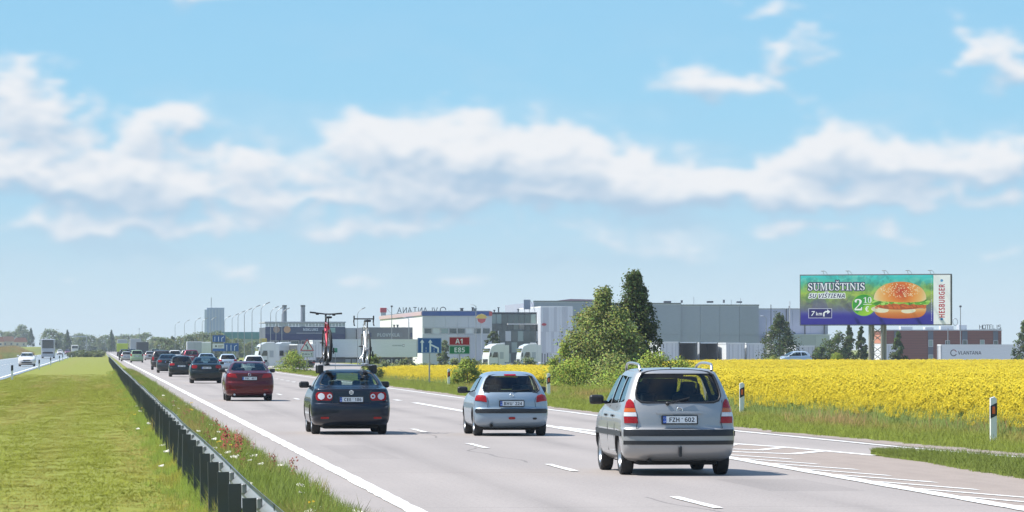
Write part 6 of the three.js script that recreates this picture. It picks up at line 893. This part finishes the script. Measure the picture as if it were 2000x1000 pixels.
function tractor(label, [x, y, z], turn, mat = PAINT.white, group) { // cab faces local -z
  const o = thing('tractor_unit', label, 'lorry', [x, y, z], turn, group), side = [[-1.15, 0.45], [-1.2, 1.2], [-1.17, 2.0], [-0.98, 2.85], [-0.78, 3.3], [-0.1, 3.6], [1.0, 3.66], [1.05, 3.3], [1.05, 0.6]];
  part('cab', extr(side, 2.34, 0.06).rotateY(-Math.PI / 2).translate(1.17, 0, 0), mat, o);
  part('windscreen', new THREE.PlaneGeometry(2.15, 0.92).rotateY(Math.PI).rotateX(-0.38).translate(0, 2.3, -1.04), M.glassDark, o); for (const k of [-1, 1]) { part('side_window', [extr([[-0.75, 1.85], [0.05, 1.85], [0.05, 2.55], [-0.5, 2.55]], 0.02).rotateY(-Math.PI / 2).translate(k * 1.24 + 0.01, 0, 0)], M.glassDark, o); part('mirror', [rbox(0.2, 0.55, 0.16, k * 1.42, 2.2, -1.05, 0.05)], M.black, o); part('step_skirt', rbox(0.1, 0.5, 1.4, k * 1.2, 0.75, 1.6, 0.03), mat, o); }
  part('grille', rbox(1.7, 0.7, 0.06, 0, 1.25, -1.26, 0.03), M.black, o); part('sun_visor', rbox(2.2, 0.2, 0.3, 0, 2.95, -1.12, 0.06), M.glassDark, o); for (const k of [-1, 1]) { part('door_panel', [box(0.03, 1.5, 0.03, k * 1.235, 1.6, 0.12), box(0.03, 0.03, 1.1, k * 1.235, 1.0, -0.4)], L0.dark, o); part('wheel_arch', rbox(0.08, 0.5, 1.3, k * 1.21, 0.72, -0.35, 0.03), L0.grey, o); part('sleeper_panel', rbox(0.03, 0.9, 0.55, k * 1.235, 2.1, 0.62, 0.01), L0.grey, o); } for (const k of [-1, 1]) part('headlight', rbox(0.4, 0.2, 0.08, k * 0.9, 0.75, -1.26, 0.04), M.clear, o); part('chassis', box(1.0, 0.3, 4.6, 0, 0.85, 1.9), L0.dark, o); part('fifth_wheel', rbox(1.1, 0.12, 1.0, 0, 1.12, 3.2, 0.04), M.black, o); part('side_deflector', [box(0.06, 2.3, 0.6, -1.2, 2.35, 1.4), box(0.06, 2.3, 0.6, 1.2, 2.35, 1.4)], mat, o); lorryWheels(o, [-1.05, 1.05], [-0.35, 3.3]); return o;
}
tractor('white tractor unit facing left before the navy shop', [22.3, -1.0, -600], Math.PI / 2 + 0.15); tractor('white tractor unit half hidden behind the first, before the navy shop', [24.6, -1.0, -606], Math.PI / 2 + 0.25);
tractor('pale grey tractor unit facing left before the glazed building', [53.2, -1.2, -600], Math.PI / 2 + 0.3, PAINT.white); tractor('white tractor unit before the striped panel building', [57.9, -1.2, -602], Math.PI / 2 + 0.15);
{ // lorries on the road, seen from behind
  const lorry = (lab, x, d, H, mat, kind = 'box_lorry') => { const o = thing(kind, lab, 'lorry', [x, 0, -d], 0, 'lorries far ahead in the queue'); part('box_body', rbox(2.5, H - 1.0, 7, 0, 1.0 + (H - 1) / 2, -3.5, 0.05), mat, o); for (const k of [-1, 1]) part('rear_door', rbox(1.18, H - 1.2, 0.05, k * 0.61, 1.0 + (H - 1) / 2, 0.02, 0.02, 1), mat, o); part('chassis', box(2.3, 0.3, 7.5, 0, 0.8, -4), L0.dark, o); part('cab', rbox(2.3, 2.3, 2.0, 0, 1.7, -8.3, 0.1), PAINT.white, o); for (const k of [-1, 1]) part('tail_light', rbox(0.35, 0.14, 0.05, k * 0.95, 0.75, 0.0, 0.02), M.red, o); lorryWheels(o, [-1.05, 1.05], [-1.5, -7.9], 0.48); };
  lorry('grey box lorry far ahead in the right lane', 8.2, 1000, 3.95, L0.grey); lorry('dark low lorry in front of the grey box lorry', 8.95, 920, 3.1, L0.dark); lorry('grey lorry at the far end of the left lane', 6.0, 1150, 4.1, L0.grey); lorry('yellow-green van ahead of the far queue', 5.3, 1010, 2.9, PAINT.yellow, 'delivery_van'); lorry('silver lorry far off on the slip road behind the maroon off-roader', 16.2, 760, 3.0, L0.grey); lorry('white box lorry left of the blue lane panels', 19.3, 820, 3.0, L0.box);
  const v = thing('delivery_van', 'white van oncoming close to the central strip far away', 'van', [-6.9, 0, -1300], Math.PI, ON); part('body', rbox(2.0, 2.3, 5, 0, 1.55, 0, 0.2, 3), PAINT.white, v); part('windscreen', new THREE.PlaneGeometry(1.7, 0.75).rotateY(Math.PI).translate(0, 2.1, -2.53), M.glassDark, v); for (const k of [-1, 1]) part('headlight', rbox(0.3, 0.2, 0.06, k * 0.75, 1.0, -2.51, 0.04), M.clear, v); lorryWheels(v, [-0.85, 0.85], [-1.6, 1.6], 0.36);
}
{ // coach
  const o = thing('coach', 'silver coach with a dark windscreen oncoming on the left carriageway', 'coach', [-9.5, -0.15, -846], Math.PI, ON), body = paintOf([0.42, 0.45, 0.5], 0.3);
  part('body', rbox(2.55, 3.3, 12, 0, 2.05, 0, 0.22, 4), body, o); part('windscreen', rbox(2.12, 1.55, 0.06, 0, 2.75, -6.01, 0.03, 2), M.glassDark, o); part('destination_band', rbox(2.0, 0.26, 0.06, 0, 3.45, -5.99, 0.02), M.black, o); part('lower_intake', rbox(1.9, 0.32, 0.06, 0, 1.15, -6.01, 0.03), M.black, o); part('bumper', rbox(2.5, 0.45, 0.14, 0, 0.6, -5.97, 0.06), body, o); for (const k of [-1, 1]) { part('headlight', rbox(0.45, 0.2, 0.08, k * 0.95, 1.4, -6.0, 0.05), M.clear, o); part('mirror', [tube([[k * 1.15, 3.5, -5.9], [k * 1.5, 3.4, -6.2], [k * 1.5, 3.0, -6.3]], 0.04, 10, 5), rbox(0.22, 0.5, 0.14, k * 1.5, 2.8, -6.3, 0.05)], M.black, o); part('side_glass', rbox(0.05, 1.1, 11, k * 1.27, 2.75, 0.2, 0.02), M.glassDark, o); } part('number_plate', new THREE.PlaneGeometry(0.5, 0.11).rotateY(Math.PI).translate(0, 0.85, -6.06), plateMat('EJU 230'), o); lorryWheels(o, [-1.05, 1.05], [-3.4, 3.3], 0.5);
}
setting('lorry_yard', sheet([410, 470, 560, 650, 740, 800].map((d) => [22, 40, 60, 80, 100, 130, 170].map((x) => [x, gy(x, d) + 0.03, -d])), 1 / 6), asphalt);
renderer.render(scene, camera);
